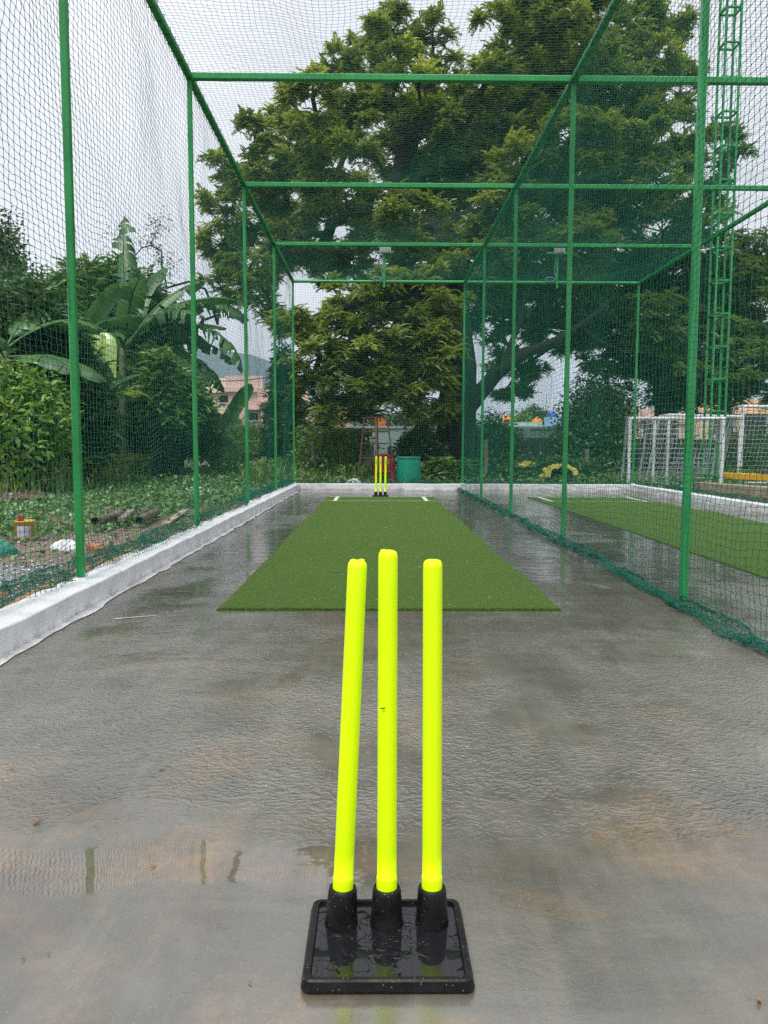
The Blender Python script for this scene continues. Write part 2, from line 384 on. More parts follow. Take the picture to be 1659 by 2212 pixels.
M['neem2'] = leafmat('dark_neem_leaves', (.035, .075, .015), (.16, .25, .036), (.42, .50, .07), .45, tint=True, nscale=.6)
M['bark'] = simple('dark_bark', (.022, .017, .013), (.008, .007, .006), 6, .9, .2, 1, .05, bscale=14)
M['leafd'] = leafmat('dark_shrub_leaves', (.018, .05, .012), (.075, .16, .035), None, .25)
M['leafm'] = leafmat('mid_shrub_leaves', (.04, .11, .02), (.15, .28, .05), None, .3)
M['leafb'] = leafmat('bright_shrub_leaves', (.07, .17, .012), (.20, .38, .035), (.36, .50, .06), .3)
M['banana'] = leafmat('banana_leaf', (.025, .085, .022), (.075, .18, .04), None, .35, rough=.4, gloss=.05)
M['banana_y'] = leafmat('young_banana_leaf', (.26, .48, .05), (.40, .60, .08), None, .45, rough=.3, gloss=.1)
M['bstem'] = simple('banana_stem', (.20, .25, .09), (.10, .12, .05), 5, .5)
M['cover'] = leafmat('creeper_leaves', (.04, .11, .028), (.13, .25, .07), (.22, .36, .13), .25)
M['grassb'] = leafmat('grass_blades', (.07, .14, .02), (.20, .34, .05), (.36, .42, .12), .35)
M['rust'] = simple('rusty_red_steel', (.13, .05, .04), (.26, .2, .17), 22, .6, .3, .3, lo=.25, hi=.4)
M['red'] = simple('red_plastic', (.30, .008, .016), (.24, .006, .012), 5, .35)
M['teal'] = simple('teal_plastic', (.0, .27, .17), (.0, .21, .135), 3, .45)
M['white_paint'] = simple('white_enamel', (.72, .73, .76), (.6, .6, .62), 9, .4)
M['sack'] = simple('white_woven_sack', (.75, .76, .78), (.45, .46, .5), 12, .7, .2, .6, .02)
M['steelpipe'] = simple('rusty_pipe', (.20, .14, .10), (.06, .045, .035), 8, .6, .4)
M['wood'] = simple('weathered_wood', (.40, .33, .25), (.2, .16, .12), 6, .8)
M['greywood'] = simple('grey_timber', (.22, .2, .18), (.1, .09, .08), 7, .85)
M['yellow'] = simple('yellow_plastic', (.62, .40, .02), (.5, .3, .02), 4, .5)
M['yellowpaint'] = simple('yellow_paint', (.75, .42, .01), (.6, .3, .01), 6, .5)
M['yellowsack'] = simple('yellow_woven_plastic', (.55, .48, .08), (.3, .26, .06), 7, .6, .3, .8, .03)
M['label'] = simple('pale_printed_label', (.55, .5, .6), (.4, .35, .5), 30)
M['cloth_g'] = simple('green_tarp', (.02, .22, .15), (.01, .12, .09), 5, .5, .4, .8, .03)
M['brick'] = simple('broken_brick', (.42, .2, .11), (.25, .11, .06), 12, .9, .2, .6, .02)
M['wallgrey'] = simple('stained_concrete_wall', (.30, .28, .26), (.12, .115, .11), 1.5, .9, .2, .5, .02)
M['wallteal'] = simple('pale_teal_wall', (.52, .70, .66), (.42, .6, .58), .8, .8)
M['pink'] = simple('pink_plaster', (.74, .54, .50), (.66, .47, .44), .5, .9)
M['cream'] = simple('cream_plaster', (.76, .72, .48), (.68, .64, .42), .5, .9)
M['orangep'] = simple('orange_plaster', (.85, .58, .38), (.75, .5, .32), .5, .9)
M['bluep'] = simple('pale_blue_plaster', (.30, .52, .68), (.25, .42, .6), .5, .9)
M['tile'] = simple('dull_roof_sheet', (.28, .24, .3), (.2, .17, .2), 2, .8)
M['tank'] = simple('orange_tank_plastic', (.85, .28, .02), (.7, .2, .02), 2, .5)
M['bluetank'] = simple('blue_tank_plastic', (.05, .15, .5), (.03, .1, .4), 2, .5)
M['darkwin'] = simple('dark_window', (.04, .04, .045), (.02, .02, .025), 3, .2)
M['tan'] = simple('tan_plaster_kerb', (.42, .32, .24), (.3, .22, .16), 4, .8)
M['lamp_grey'] = simple('grey_lamp_casing', (.2, .21, .23), (.15, .16, .17), 6, .4)
M['lampglass'] = simple('lamp_glass', (.12, .13, .15), (.09, .1, .12), 6, .15)
M['cable'] = simple('blue_cable', (.2, .35, .5), (.15, .25, .4), 6, .5)
M['blackcable'] = simple('black_cable', (.01, .01, .01))
M['dryleaf'] = simple('dry_leaf', (.28, .14, .05), (.14, .07, .03), 40, .7, island=.8)
M['hill'] = simple('hill_scrub', (.045, .085, .065), (.03, .06, .05), .012, 1, 0, 0)
M['dry'] = leafmat('dry_banana_leaf', (.10, .06, .03), (.22, .15, .08), None, .2)

# ------------------------------------------------------------------ cage dimensions
XL, XR, XR2 = -1.92, 2.02, 6.03
Y1, DY, ZT, ZK = 4.954, 3.2495, 4.785, .13
PY = [Y1+DY*k for k in range(-1, 5)]    # 1.70 ... 17.95
YE = PY[-1]

# ------------------------------------------------------------------ ground, floor, kerbs, hill
def grid(name, x0, x1, y0, y1, nx, ny, zf, m):
    xs = np.linspace(x0, x1, nx+1); ys = np.linspace(y0, y1, ny+1)
    V = np.array([(x, y, zf(x, y)) for y in ys for x in xs])
    i = np.arange(nx)[None, :]+(nx+1)*np.arange(ny)[:, None]; i = i.ravel()
    return npmesh(name, V, np.stack([i, i+1, i+nx+2, i+nx+1], 1), m, smooth=True)
mb = MB(); n = 48
mb.add([(0, 0, -.05)]+[(3500*math.cos(2*math.pi*k/n), 3500*math.sin(2*math.pi*k/n), -.05) for k in range(n)], [(0, 1+k, 1+(k+1) % n) for k in range(n)])
tag(mb.build('ground', M['ground']), kind='structure')
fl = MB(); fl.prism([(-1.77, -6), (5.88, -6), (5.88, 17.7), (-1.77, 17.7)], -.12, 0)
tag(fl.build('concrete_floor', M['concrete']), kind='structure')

def kerb(pts, wdt, h, name='kerb'):
    """a slightly uneven low wall along a polyline on the given side"""
    mb = MB(); prev = None
    P = []
    for (x0, y0), (x1, y1) in zip(pts, pts[1:]):
        L = math.hypot(x1-x0, y1-y0); k = max(1, int(L/.22))
        for i in range(k): P.append((x0+(x1-x0)*i/k, y0+(y1-y0)*i/k))
    P.append(pts[-1])
    rings = []
    for i, (x, y) in enumerate(P):
        a = P[max(i-1, 0)]; b = P[min(i+1, len(P)-1)]
        dx, dy = b[0]-a[0], b[1]-a[1]; l = math.hypot(dx, dy); nx, ny = -dy/l, dx/l   # left of travel = outward
        sc = 1.0
        if 0 < i < len(P)-1:
            d1 = (P[i][0]-a[0], P[i][1]-a[1]); l1 = math.hypot(*d1); cs = (d1[0]*dx+d1[1]*dy)/(l1*l); sc = 1/max(cs, .6)
        j = lambda s: random.uniform(-s, s)
        hh = h+j(.003)
        prof = [(-.008+j(.006), -.02), (-.003+j(.004), .03), (j(.003), hh-.006), (.006, hh), (wdt-.02, hh+j(.003)), (wdt, hh-.02), (wdt+.01, -.1)]
        rings.append([(x+nx*q*sc, y+ny*q*sc, z) for q, z in prof])
    m = len(rings[0]); vs = [p for r in rings for p in r]
    fs = [(i*m+k, i*m+k+1, (i+1)*m+k+1, (i+1)*m+k) for i in range(len(rings)-1) for k in range(m-1)]
    mb.add(vs, fs, False)
    return tag(mb.build(name, M['kerb']), kind='structure')
kerb([(-1.77, -3), (-1.77, 17.7), (5.88, 17.7), (5.88, -3)], .25, ZK)
# white paint spilt beside the kerb
mb = MB(); prevp = None; pts = []
yy = 1.5
while yy < 17:
    pts.append((yy, .02+.035*abs(math.sin(yy*1.7+math.sin(yy*4.1)))*random.uniform(.3, 1.2)+random.uniform(0, .012))); yy += .11
vs = []
for y, wd in pts: vs += [(-1.765, y, .004), (-1.765+wd+.02, y, .004)]
mb.add(vs, [(2*i, 2*i+1, 2*i+3, 2*i+2) for i in range(len(pts)-1)])
for a in ((-1.52, 4.35),):
    mb.add([(a[0], a[1], .004), (a[0]+.22, a[1]+.10, .004), (a[0]+.235, a[1]+.115, .004), (a[0]+.02, a[1]+.03, .004)], [(0, 1, 2, 3)])
tag(mb.build('paint_splash', M['kerb']), kind='structure')

# turf strips
def turf(x0, x1, y0, y1, label, marks=True):
    t = empty('turf_mat', ((x0+x1)/2, y0, 0), label, 'turf mat', 'artificial turf strips')
    n = 70; mb = MB()
    wv_ = lambda y, p: .007*math.sin(y*1.3+p)+.004*math.sin(y*3.1+2*p)
    L = [(x0+wv_(y0+(y1-y0)*i/n, x0)+random.uniform(-.003, .003), y0+(y1-y0)*i/n) for i in range(n+1)]
    Rr = [(x1+wv_(y0+(y1-y0)*i/n, x1)+random.uniform(-.003, .003), y0+(y1-y0)*i/n) for i in range(n, -1, -1)]
    for i in range(n):
        a, b = L[i], L[i+1]; c, d = Rr[n-i-1], Rr[n-i]
        mb.add([(a[0], a[1], .008), (d[0], d[1], .008), (c[0], c[1], .008), (b[0], b[1], .008)], [(0, 1, 2, 3)])
    for sd_ in (L, Rr[::-1]):
        for i in range(n):
            a, b = sd_[i], sd_[i+1]; mb.add([(a[0], a[1], 0), (b[0], b[1], 0), (b[0], b[1], .008), (a[0], a[1], .008)], [(0, 1, 2, 3)])
    mb.add([(x0, y0, 0), (x1, y0, 0), (x1, y0, .008), (x0, y0, .008)], [(0, 1, 2, 3)])
    mb.build('carpet', M['turf'], t)
    # frayed fibre edge: short blades standing up along the near side
    nb = 2600; bx = rng.uniform(x0, x1, nb); by = y0+rng.uniform(-.006, .03, nb); hgt = rng.uniform(.002, .009, nb); lean = rng.normal(0, .006, (nb, 2)); ww = .0016
    V = np.stack([np.stack([bx-ww, by, np.full(nb, .006)], 1), np.stack([bx+ww, by, np.full(nb, .006)], 1), np.stack([bx+lean[:, 0], by+lean[:, 1], .011+hgt], 1)], 1)
    npmesh('pile', V, np.arange(nb*3).reshape(-1, 3), M['turf'], t)
    if marks:
        wl = MB(); e = .002
        def q(ax, ay, bx_, by_): wl.add([(ax, ay, .008+e), (bx_, ay, .008+e), (bx_, by_, .008+e), (ax, by_, .008+e)], [(0, 1, 2, 3)])
        q(x0+.02, y1-.045, x1-.02, y1-.005); q(x0+.01, y1-1.20, x1-.01, y1-1.165)
        q(x0+.17, y1-1.16, x0+.24, y1-.05); q(x1-.24, y1-1.16, x1-.17, y1-.05)
        wl.build('crease_line', M['white_line'], t)
    return t
turf(-.96, 1.13, 4.60, 15.1, 'green artificial turf strip in front of the near neon stumps')
turf(3.0, 5.15, -2, 15.1, 'green artificial turf strip behind the divider net in the second lane')

# hill
hp = []
for k in range(90):
    x = -1700+k*38
    hgt = 128*math.exp(-((x+225)/230)**2)+90*math.exp(-((x+620)/260)**2)+62*math.exp(-((x-600)/420)**2)+40*math.exp(-((x+1200)/350)**2)+random.uniform(-1.5, 1.5)
    hp.append((x, max(hgt, 6)))
V = []
for j, (dy, f) in enumerate([(0, 0), (60, .35), (130, .7), (210, 1.0), (340, .9), (600, 0)]):
    for x, hh in hp: V.append((x+random.uniform(-6, 6), 900+dy+random.uniform(-9, 9), hh*f*(1+random.uniform(-.05, .03) if f not in (0, 1.0) else 1)-.5))
nn = len(hp); i = (np.arange(nn-1)[None, :]+nn*np.arange(5)[:, None]).ravel()
tag(npmesh('hill', np.array(V), np.stack([i, i+1, i+nn+1, i+nn], 1), M['hill'], smooth=True), kind='structure')

# ------------------------------------------------------------------ cage frame
fr = empty('cage_frame', (XL, Y1, 0), 'green painted steel frame of the two-lane practice cage', 'cage frame')
W = .064
zb = ZT-.03
for k, y in enumerate(PY):
    for x in (XL, XR, XR2):
        z0 = ZK-.004 if (x != XR or k == 5) else .002
        p = MB(); p.bar((x, y, z0), (x, y, zb-W/2-.001), .046, .046)
        if z0 > .05:
            foot = MB().box((x, y, z0+.008), (.10, .095, .022), taper=.75)
        po = p.build('post', M['green'], fr)
        if z0 > .05: foot.build('paint_collar', M['kerb'], po)
for x in (XL, XR, XR2):
    MB().bar((x, 0.5, zb), (x, YE-W/2-.001, zb), W, W).build('top_rail', M['green'], fr)
for k, y in enumerate(PY):
    for xa, xb in ((XL, XR), (XR, XR2)):
        if k < 5: MB().bar((xa+W/2+.001, y, zb), (xb-W/2-.001, y, zb), W, W*1.02).build('cross_beam', M['green'], fr)
for x in (XL, XR, XR2):      # twine laced round each long rail, one continuous spiral
    y = 2.0; a = .038; lp = []
    while y < YE-.3:
        st = random.uniform(.13, .22)
        for dx, dz, f in ((-1, -1, 0), (1, -1, .25), (1, 1, .5), (-1, 1, .75)): lp.append((x+a*dx+random.uniform(0, .004)*dx, y+f*st*.35, zb+a*dz))
        lp.append((x-a-.002, y+st*.6, zb-a*random.uniform(.2, 1.3))); y += st
    MB().path(lp, .0034, 4, cap=False).build('lacing', M['net'], fr)
pipe = MB(); pipe.path([(XL-.03, YE, zb), (XR2+.03, YE, zb)], .036, 12).build('end_rail', M['green'], fr)

# ------------------------------------------------------------------ nets
def strands(P, r, mid=0.0, step=None):
    """P: (ni,nj,3) knots. twine along both directions as three sided tubes."""
    Vs = []; Qs = []; base = 0
    for axis in (0, 1):
        A = P if axis == 0 else P.transpose(1, 0, 2)      # strands run along axis 1 of A
        if mid > 0:
            n, m = A.shape[:2]; B = np.zeros((n, 2*m-1, 3)); B[:, ::2] = A
            B[:, 1::2] = (A[:, 1:]+A[:, :-1])/2+rng.normal(0, mid, (n, m-1, 3)); A = B
        n, m = A.shape[:2]
        d = np.empty_like(A); d[:, 1:-1] = A[:, 2:]-A[:, :-2]; d[:, 0] = A[:, 1]-A[:, 0]; d[:, -1] = A[:, -1]-A[:, -2]
        d /= np.linalg.norm(d, axis=2, keepdims=True)+1e-9
        ref = np.array([.37, .23, .9]) if axis == 0 else np.array([.9, .31, .2])
        a = np.cross(d, ref); a /= np.linalg.norm(a, axis=2, keepdims=True)+1e-9; b = np.cross(d, a)
        ring = np.stack([A+(a*math.cos(t)+b*math.sin(t))*r for t in (0, 2.0944, 4.18879)], 2)   # n,m,3,3
        idx = base+np.arange(n*m*3).reshape(n, m, 3); i0 = idx[:, :-1]; i1 = idx[:, 1:]
        q = np.stack([i0, np.roll(i0, -1, 2), np.roll(i1, -1, 2), i1], 3).reshape(-1, 4)
        Vs.append(ring.reshape(-1, 3)); Qs.append(q); base += n*m*3
    return np.concatenate(Vs), np.concatenate(Qs)
def smooth_noise(shape, cells, amp, seed):
    g = np.random.default_rng(seed).normal(0, 1, (cells[0]+2, cells[1]+2))
    u = np.linspace(0, cells[0], shape[0]); v = np.linspace(0, cells[1], shape[1])
    iu = u.astype(int); iv = v.astype(int); fu = (u-iu); fv = (v-iv); fu = fu*fu*(3-2*fu); fv = fv*fv*(3-2*fv)
    a = g[iu][:, iv]; b = g[iu+1][:, iv]; c = g[iu][:, iv+1]; d = g[iu+1][:, iv+1]
    fu = fu[:, None]; fv = fv[None, :]
    return amp*((a*(1-fu)+b*fu)*(1-fv)+(c*(1-fu)+d*fu)*fv)
def join(parts):
    V = []; Q = []; b = 0
    for v, q in parts: V.append(v); Q.append(q+b); b += len(v)
    return np.concatenate(V), np.concatenate(Q)
NR = .0016
def side_net(x, y0, y1, label, seed, rk=1.0, cy=.062, cz=.042, pool=1, inward=0.0, zlow=0.0, near=9.0, stretch=.0, pspan=.009):
    ni = int((y1-y0)/cy)+1; nz = int((ZT-.05-zlow)/cz); npool = 26 if pool else 0; nj = nz+npool
    yg = np.linspace(y0, y1, ni); P = np.zeros((ni, nj, 3))
    bil = smooth_noise((ni, nj), (14, 7), .03, seed)+smooth_noise((ni, nj), (45, 18), .006, seed+1)
    sy = smooth_noise((ni, nj), (30, 12), .014, seed+2)+smooth_noise((ni, nj), (120, 50), .004, seed+9)
    sz = smooth_noise((ni, nj), (40, 10), .02, seed+3)+smooth_noise((ni, nj), (120, 50), .004, seed+4)
    t = np.minimum(np.arange(nj), nz-1)/(nz-1); t = t*(1+stretch*(1-t))
    P[:, :, 0] = x+bil*np.minimum(1, 8*t)[None, :]+inward*np.maximum(0, (t-.55)/.45)[None, :]**2
    P[:, :, 1] = yg[:, None]+sy
    P[:, :, 2] = (ZT-.045)-(ZT-.05-zlow)*t[None, :]+sz*np.minimum(1, 6*t)[None, :]
    if pool:
        k = np.arange(1, npool+1)[None, :]
        ang = k/npool*9+smooth_noise((ni, npool), (60, 3), 1.6, seed+5)
        rad = rk*.06+rk*.025*smooth_noise((ni, npool), (70, 4), 1, seed+6)
        s = 1 if pool > 0 else -1
        P[:, nz:, 0] = P[:, nz-1:nz, 0]+rk*s*(.02+pspan*k)*.7+rad*np.sin(ang)*1.1
        P[:, nz:, 1] = yg[:, None]+smooth_noise((ni, npool), (90, 5), .045, seed+7)
        P[:, nz:, 2] = zlow+rk*.055+rk*.05*np.cos(ang)*np.linspace(1, .6, npool)[None, :]+smooth_noise((ni, npool), (50, 4), .015, seed+8)
        P[:, nz:, 2] = np.maximum(P[:, nz:, 2], zlow+.006)
    P += rng.normal(0, .002, P.shape)
    cut = int(np.searchsorted(yg, near))
    a = strands(P[:cut+1], NR, .0025); parts = [a]
    # knots: tiny tetrahedra where twines cross, near part only
    K = P[:cut+1, :].reshape(-1, 3); o = np.array([(1, 0, -.7), (-1, 0, -.7), (0, 1, .7), (0, -1, .7)])*.0032
    kv = (K[:, None, :]+o[None]).reshape(-1, 3); b = np.arange(len(K))[:, None]*4
    if cut < ni-1: parts.append(strands(P[cut:], NR, .002))
    V, Q = join(parts)
    kq = np.concatenate([b+np.array([[0, 1, 2, 2]]), b+np.array([[0, 3, 1, 1]]), b+np.array([[0, 2, 3, 3]]), b+np.array([[1, 3, 2, 2]])])
    # degenerate quads are avoided: build knots as a double wedge of real quads
    o8 = np.array([(x_, y_, z_) for x_ in (-1, 1) for y_ in (-1, 1) for z_ in (-1, 1)])*.0024
    kv = (K[:, None, :]+o8[None]).reshape(-1, 3); b = np.arange(len(K))[:, None]*8
    kq = np.concatenate([b+np.array([f]) for f in ((0, 1, 3, 2), (4, 6, 7, 5), (0, 4, 5, 1), (2, 3, 7, 6), (0, 2, 6, 4), (1, 5, 7, 3))])
    V, Q = join([(V, Q), (kv, kq)])
    o = npmesh('side_net', V, Q, M['net'])
    return tag(o, label, 'net', 'cage netting panels')
side_net(XL-.035, 1.7, YE, 'green net wall along the left kerb beside the weedy ground', 11, cz=.043, pool=-1, zlow=.128, inward=.035, stretch=.32)
side_net(XR-.035, 1.7, YE, 'green divider net hung between the two lanes, bunched on the wet floor', 31, cz=.046, pool=-1, inward=-.02, stretch=.1, rk=.6)
side_net(XR2+.035, 5.0, YE, 'green net wall on the far side of the second lane beside the white goals', 51, cz=.05, pool=1, zlow=.1, near=5.2)
def roof_net(x0, x1, label, seed):
    c = .052; ni = int((x1-x0)/c); nj = int((YE-2.0)/c)
    P = np.zeros((ni, nj, 3)); u = np.linspace(0, 1, ni)[:, None]; yy = np.linspace(2.0, YE, nj)[None, :]
    P[:, :, 0] = x0+(x1-x0)*u+smooth_noise((ni, nj), (10, 30), .02, seed)
    P[:, :, 1] = yy+smooth_noise((ni, nj), (8, 24), .03, seed+1)
    ph = ((yy-Y1)/DY) % 1
    P[:, :, 2] = ZT+.005-.10*np.sin(math.pi*u)*np.sin(math.pi*ph)+smooth_noise((ni, nj), (12, 30), .012, seed+2)*np.sin(math.pi*u)
    P += rng.normal(0, .003, P.shape)
    V, Q = strands(P, NR*.9, 0)
    return tag(npmesh('roof_net', V, Q, M['net']), label, 'net', 'cage netting panels')
roof_net(XL, XR-.01, 'green net roof stretched over the first lane', 71)
roof_net(XR+.01, XR2, 'green net roof stretched over the second lane', 81)
def end_net(x0, x1, label, seed):
    c = .056; ni = int((x1-x0)/c); nj = int((ZT-.1)/c)
    P = np.zeros((ni, nj, 3)); u = np.linspace(0, 1, ni)[:, None]; zz = np.linspace(ZT-.04, .16, nj)[None, :]
    P[:, :, 0] = x0+(x1-x0)*u+smooth_noise((ni, nj), (16, 16), .012, seed)
    P[:, :, 1] = YE+.045+smooth_noise((ni, nj), (8, 8), .03, seed+1)
    P[:, :, 2] = zz+smooth_noise((ni, nj), (16, 16), .012, seed+2)
    P += rng.normal(0, .003, P.shape)
    parts = [strands(P, NR, 0)]
    npl = 10; Pp = np.zeros((ni, npl, 3)); k = np.arange(npl)[None, :]
    ang = k*.9+smooth_noise((ni, npl), (20, 3), 1.5, seed+3)
    Pp[:, :, 0] = x0+(x1-x0)*u+smooth_noise((ni, npl), (30, 3), .03, seed+4)
    Pp[:, :, 1] = YE+.09+.05*np.sin(ang); Pp[:, :, 2] = .165+.03*np.cos(ang)
    parts.append(strands(Pp, NR, 0))
    V, Q = join(parts)
    return tag(npmesh('end_net', V, Q, M['net']), label, 'net', 'cage netting panels')
end_net(XL, XR-.01, 'green net closing the far end of the first lane before the tree trunk', 91)
end_net(XR+.01, XR2, 'green net closing the far end of the second lane', 95)

# ------------------------------------------------------------------ floodlights on the end rail
def floodlight(x, label):
    t = empty('floodlight', (x, YE, zb), label, 'floodlight', 'floodlights on the end rail')
    MB().bar((x, YE-.06, zb-.14), (x, YE-.06, zb+.62), .045).bar((x-.22, YE-.06, zb+.645), (x+.22, YE-.06, zb+.645), .045).build('bracket', M['green'], t)
    rot = Matrix.Rotation(R(-28), 3, 'X')
    c = Vector((x+.02, YE-.16, zb+.66))
    h = MB().box(c, (.25, .05, .15), rot); h.box(c+rot @ Vector((0, .04, 0)), (.18, .035, .10), rot)
    ho = h.build('housing', M['lamp_grey'], t)
    MB().box(c+rot @ Vector((0, -.033, 0)), (.21, .006, .11), rot).build('glass', M['lampglass'], t)
    pts = [c+Vector((-.05, .05, -.08))]
    for k in range(10): pts.append(Vector((x-.05+.02*math.sin(k), YE-.05, zb+.5-k*.05)))
    for k in range(14): pts.append(Vector((x-.16+.10*math.cos(k*.5), YE-.05, zb+.06+.05*math.sin(k*.5))))
    MB().path(pts, .009, 6).build('cable', M['cable'], t)
floodlight(at(830, 560, YE).x, 'floodlight on a short green arm above the end of the first lane')
floodlight(at(1203, 560, YE).x, 'floodlight on a short green arm above the end of the second lane')

# ------------------------------------------------------------------ stumps
def round_rect(cx, cy, hx, hy, r, z, n=6):
    o = []
    for sx, sy, a0 in ((1, 1, 0), (-1, 1, 90), (-1, -1, 180), (1, -1, 270)):
        for k in range(n+1):
            a = R(a0+90*k/n); o.append((cx+sx*(hx-r)+r*math.cos(a), cy+sy*(hy-r)+r*math.sin(a), z))
    return o
def loft(mb, loops, smooth=False, cap=True):
    n = len(loops[0]); vs = [p for l in loops for p in l]
    mb.add(vs, [(i*n+k, i*n+(k+1) % n, (i+1)*n+(k+1) % n, (i+1)*n+k) for i in range(len(loops)-1) for k in range(n)], smooth)
    if cap: mb.add(loops[-1], [tuple(range(n))])
def stumps(loc, label, detail, tilts, hts, marks):
    t = empty('stump_set', loc, label, 'cricket stumps', 'cricket stump sets')
    X, Y = loc[0], loc[1]; hx, hy, hh = .161, .132, .027
    b = MB()
    loft(b, [round_rect(X, Y, hx-.004, hy-.004, .014, .001), round_rect(X, Y, hx, hy, .016, .008), round_rect(X, Y, hx-.005, hy-.004, .014, hh-.003),
             round_rect(X, Y, hx-.008, hy-.007, .013, hh), round_rect(X, Y, hx-.017, hy-.015, .01, hh), round_rect(X, Y, hx-.019, hy-.017, .009, hh-.007)], cap=False)
    base = b.build('base', M['rubber'], t)
    tp = MB(); lp = round_rect(X, Y, hx-.019, hy-.017, .009, hh-.0068); tp.add(lp, [tuple(range(len(lp)))])
    tp.build('wet_tray', M['wetrubber'], base)
    for k, (tx, ty) in enumerate(tilts):
        sx = X+(k-1)*.0935; sy = Y+.055; z0 = hh-.0075
        ax = Vector((tx, ty, 1)).normalized()
        c = MB(); n = 36
        prof = [(.0345, 0), (.0345, .004), (.0325, .012), (.0312, .045), (.0292, .070), (.0278, .076), (.0250, .079), (.0228, .079), (.0222, .074), (.0215, .050)]
        c.lathe(prof, (sx, sy, z0), ax, n, cap=False); c.build('cup', M['rubber'], t)
        H = hts[k]
        s = MB(); r0, r1 = .0200, .0193
        prof = [(.0208, .062), (.0212, .070), (.0212, .099), (.0206, .1015), (r0, .102)]
        for j in range(1, 12): prof.append((r0+(r1-r0)*j/12, .102+(H-.125)*j/12))
        prof += [(r1, H-.016), (r1-.0008, H-.008), (r1-.0035, H-.003), (r1-.0085, H-.0008), (r1-.016, H)]
        s.lathe(prof, (sx, sy, z0), ax, n)
        if detail:    # ragged moulding flash on the tops
            q = Vector((0, 0, 1)).rotation_difference(ax)
            for a, rr, dz in ((.8, .011, .0), (2.4, .012, -.001), (4.4, .010, .0), (5.6, .012, -.002))[k:k+2]:
                p = Vector((sx, sy, z0))+q @ Vector((math.cos(a)*rr, math.sin(a)*rr, H+dz-.0015))
                s.path([p+Vector((-.006, 0, 0)), p+Vector((0, 0, .0012)), p+Vector((.006, .002, 0))], [.0014, .0022, .0012], 6)
        so_ = s.build('stump', M['neon'], t)
        if marks:
            mk = MB(); zz = H-.03
            for j, (dx, wd, hh_, an) in enumerate(((0, .006, .022, 20), (.003, .016, .005, 0), (-.002, .006, .020, -15), (.002, .015, .006, 5), (0, .013, .016, 0), (0, .015, .012, 0), (.001, .014, .014, 0), (0, .012, .010, 0))):
                zz -= .016
                mk.box((sx+dx+tx*zz, sy+ty*zz-r1-.0006, z0+zz), (wd, .003, hh_*.6), Matrix.Rotation(R(an), 3, 'Y'))
            mk.build('print', M['mark'], so_)
    return t
fb = gr(838, 2150, 0.0)
stumps((fb.x, fb.y+.130, 0), 'near set of three neon yellow stumps on a wet black rubber base', True,
       [(.044, .004), (.000, .0), (-.006, .004)], [.756, .776, .757], False)
fq = at(826, 1530, fb.y+.130+.055-.0205)
fly = MB(); fly.path([fq+Vector((-.004, -.001, 0)), fq+Vector((0, -.002, .0006)), fq+Vector((.004, -.001, 0))], [.0008, .0016, .0009], 6); fly.add([fq+Vector((0, -.003, .001)), fq+Vector((.005, -.003, .003)), fq+Vector((.005, -.0028, .0005))], [(0, 1, 2)])
tag(fly.build('fly', M['mark']), 'small black fly sitting on the middle near stump', 'fly')
fs_ = gr(822, 1074, 0.0)
stumps((fs_.x, fs_.y+.13, 0), 'far set of three neon yellow stumps with black print at the end of the turf', False,
       [(.012, .0), (.0, .0), (.012, .0)], [.775, .775, .775], True)

# ------------------------------------------------------------------ foliage tools
def frond_template(seed):
    r = random.Random(seed); V = []; n = 6
    def rach(t): return np.array([0, t*(1-.12*t), .35*t-.85*t*t])
    for i in range(n):
        t = .22+.72*i/(n-1)
        for s in (-1, 1):
            b = rach(t+r.uniform(-.02, .02)); L = (.34-.12*abs(t-.5))*r.uniform(.85, 1.15); a = R(62-26*t+r.uniform(-8, 8))
            d = np.array([s*math.sin(a), math.cos(a), -.25-.75*t+r.uniform(-.12, .1)]); d /= np.linalg.norm(d)
            wv = np.array([math.cos(a), -s*math.sin(a), r.uniform(-.3, .3)])*L*.25
            c = b+d*L*.45+np.array([0, 0, .01])
            V += [b, c+wv, b+d*L+np.array([0, 0, -.05*L]), c-wv]
    b = rach(1.0); V += [rach(.92), b+np.array([.03, .08, -.04]), b+np.array([0, .26, -.2]), b+np.array([-.03, .08, -.04])]
    V += [np.array([-.008, 0, 0]), np.array([.008, 0, 0]), rach(.55)+[.005, 0, 0], rach(.55)-[.005, 0, 0]]
    return np.array(V)
TEMPL = [frond_template(k) for k in range(4)]
def instance(tm, pos, yaw, pitch, roll, sc):
    cy, sy = np.cos(yaw), np.sin(yaw); cp, sp = np.cos(pitch), np.sin(pitch); cr_, sr = np.cos(roll), np.sin(roll)
    x, y, z = tm[:, 0][None], tm[:, 1][None], tm[:, 2][None]
    x1 = x*cr_[:, None]+z*sr[:, None]; z1 = -x*sr[:, None]+z*cr_[:, None]
    y2 = y*cp[:, None]-z1*sp[:, None]; z2 = y*sp[:, None]+z1*cp[:, None]
    X = x1*cy[:, None]+y2*sy[:, None]; Y = -x1*sy[:, None]+y2*cy[:, None]
    return np.stack([X, Y, z2], 2)*sc[:, None, None]+pos[:, None, :]
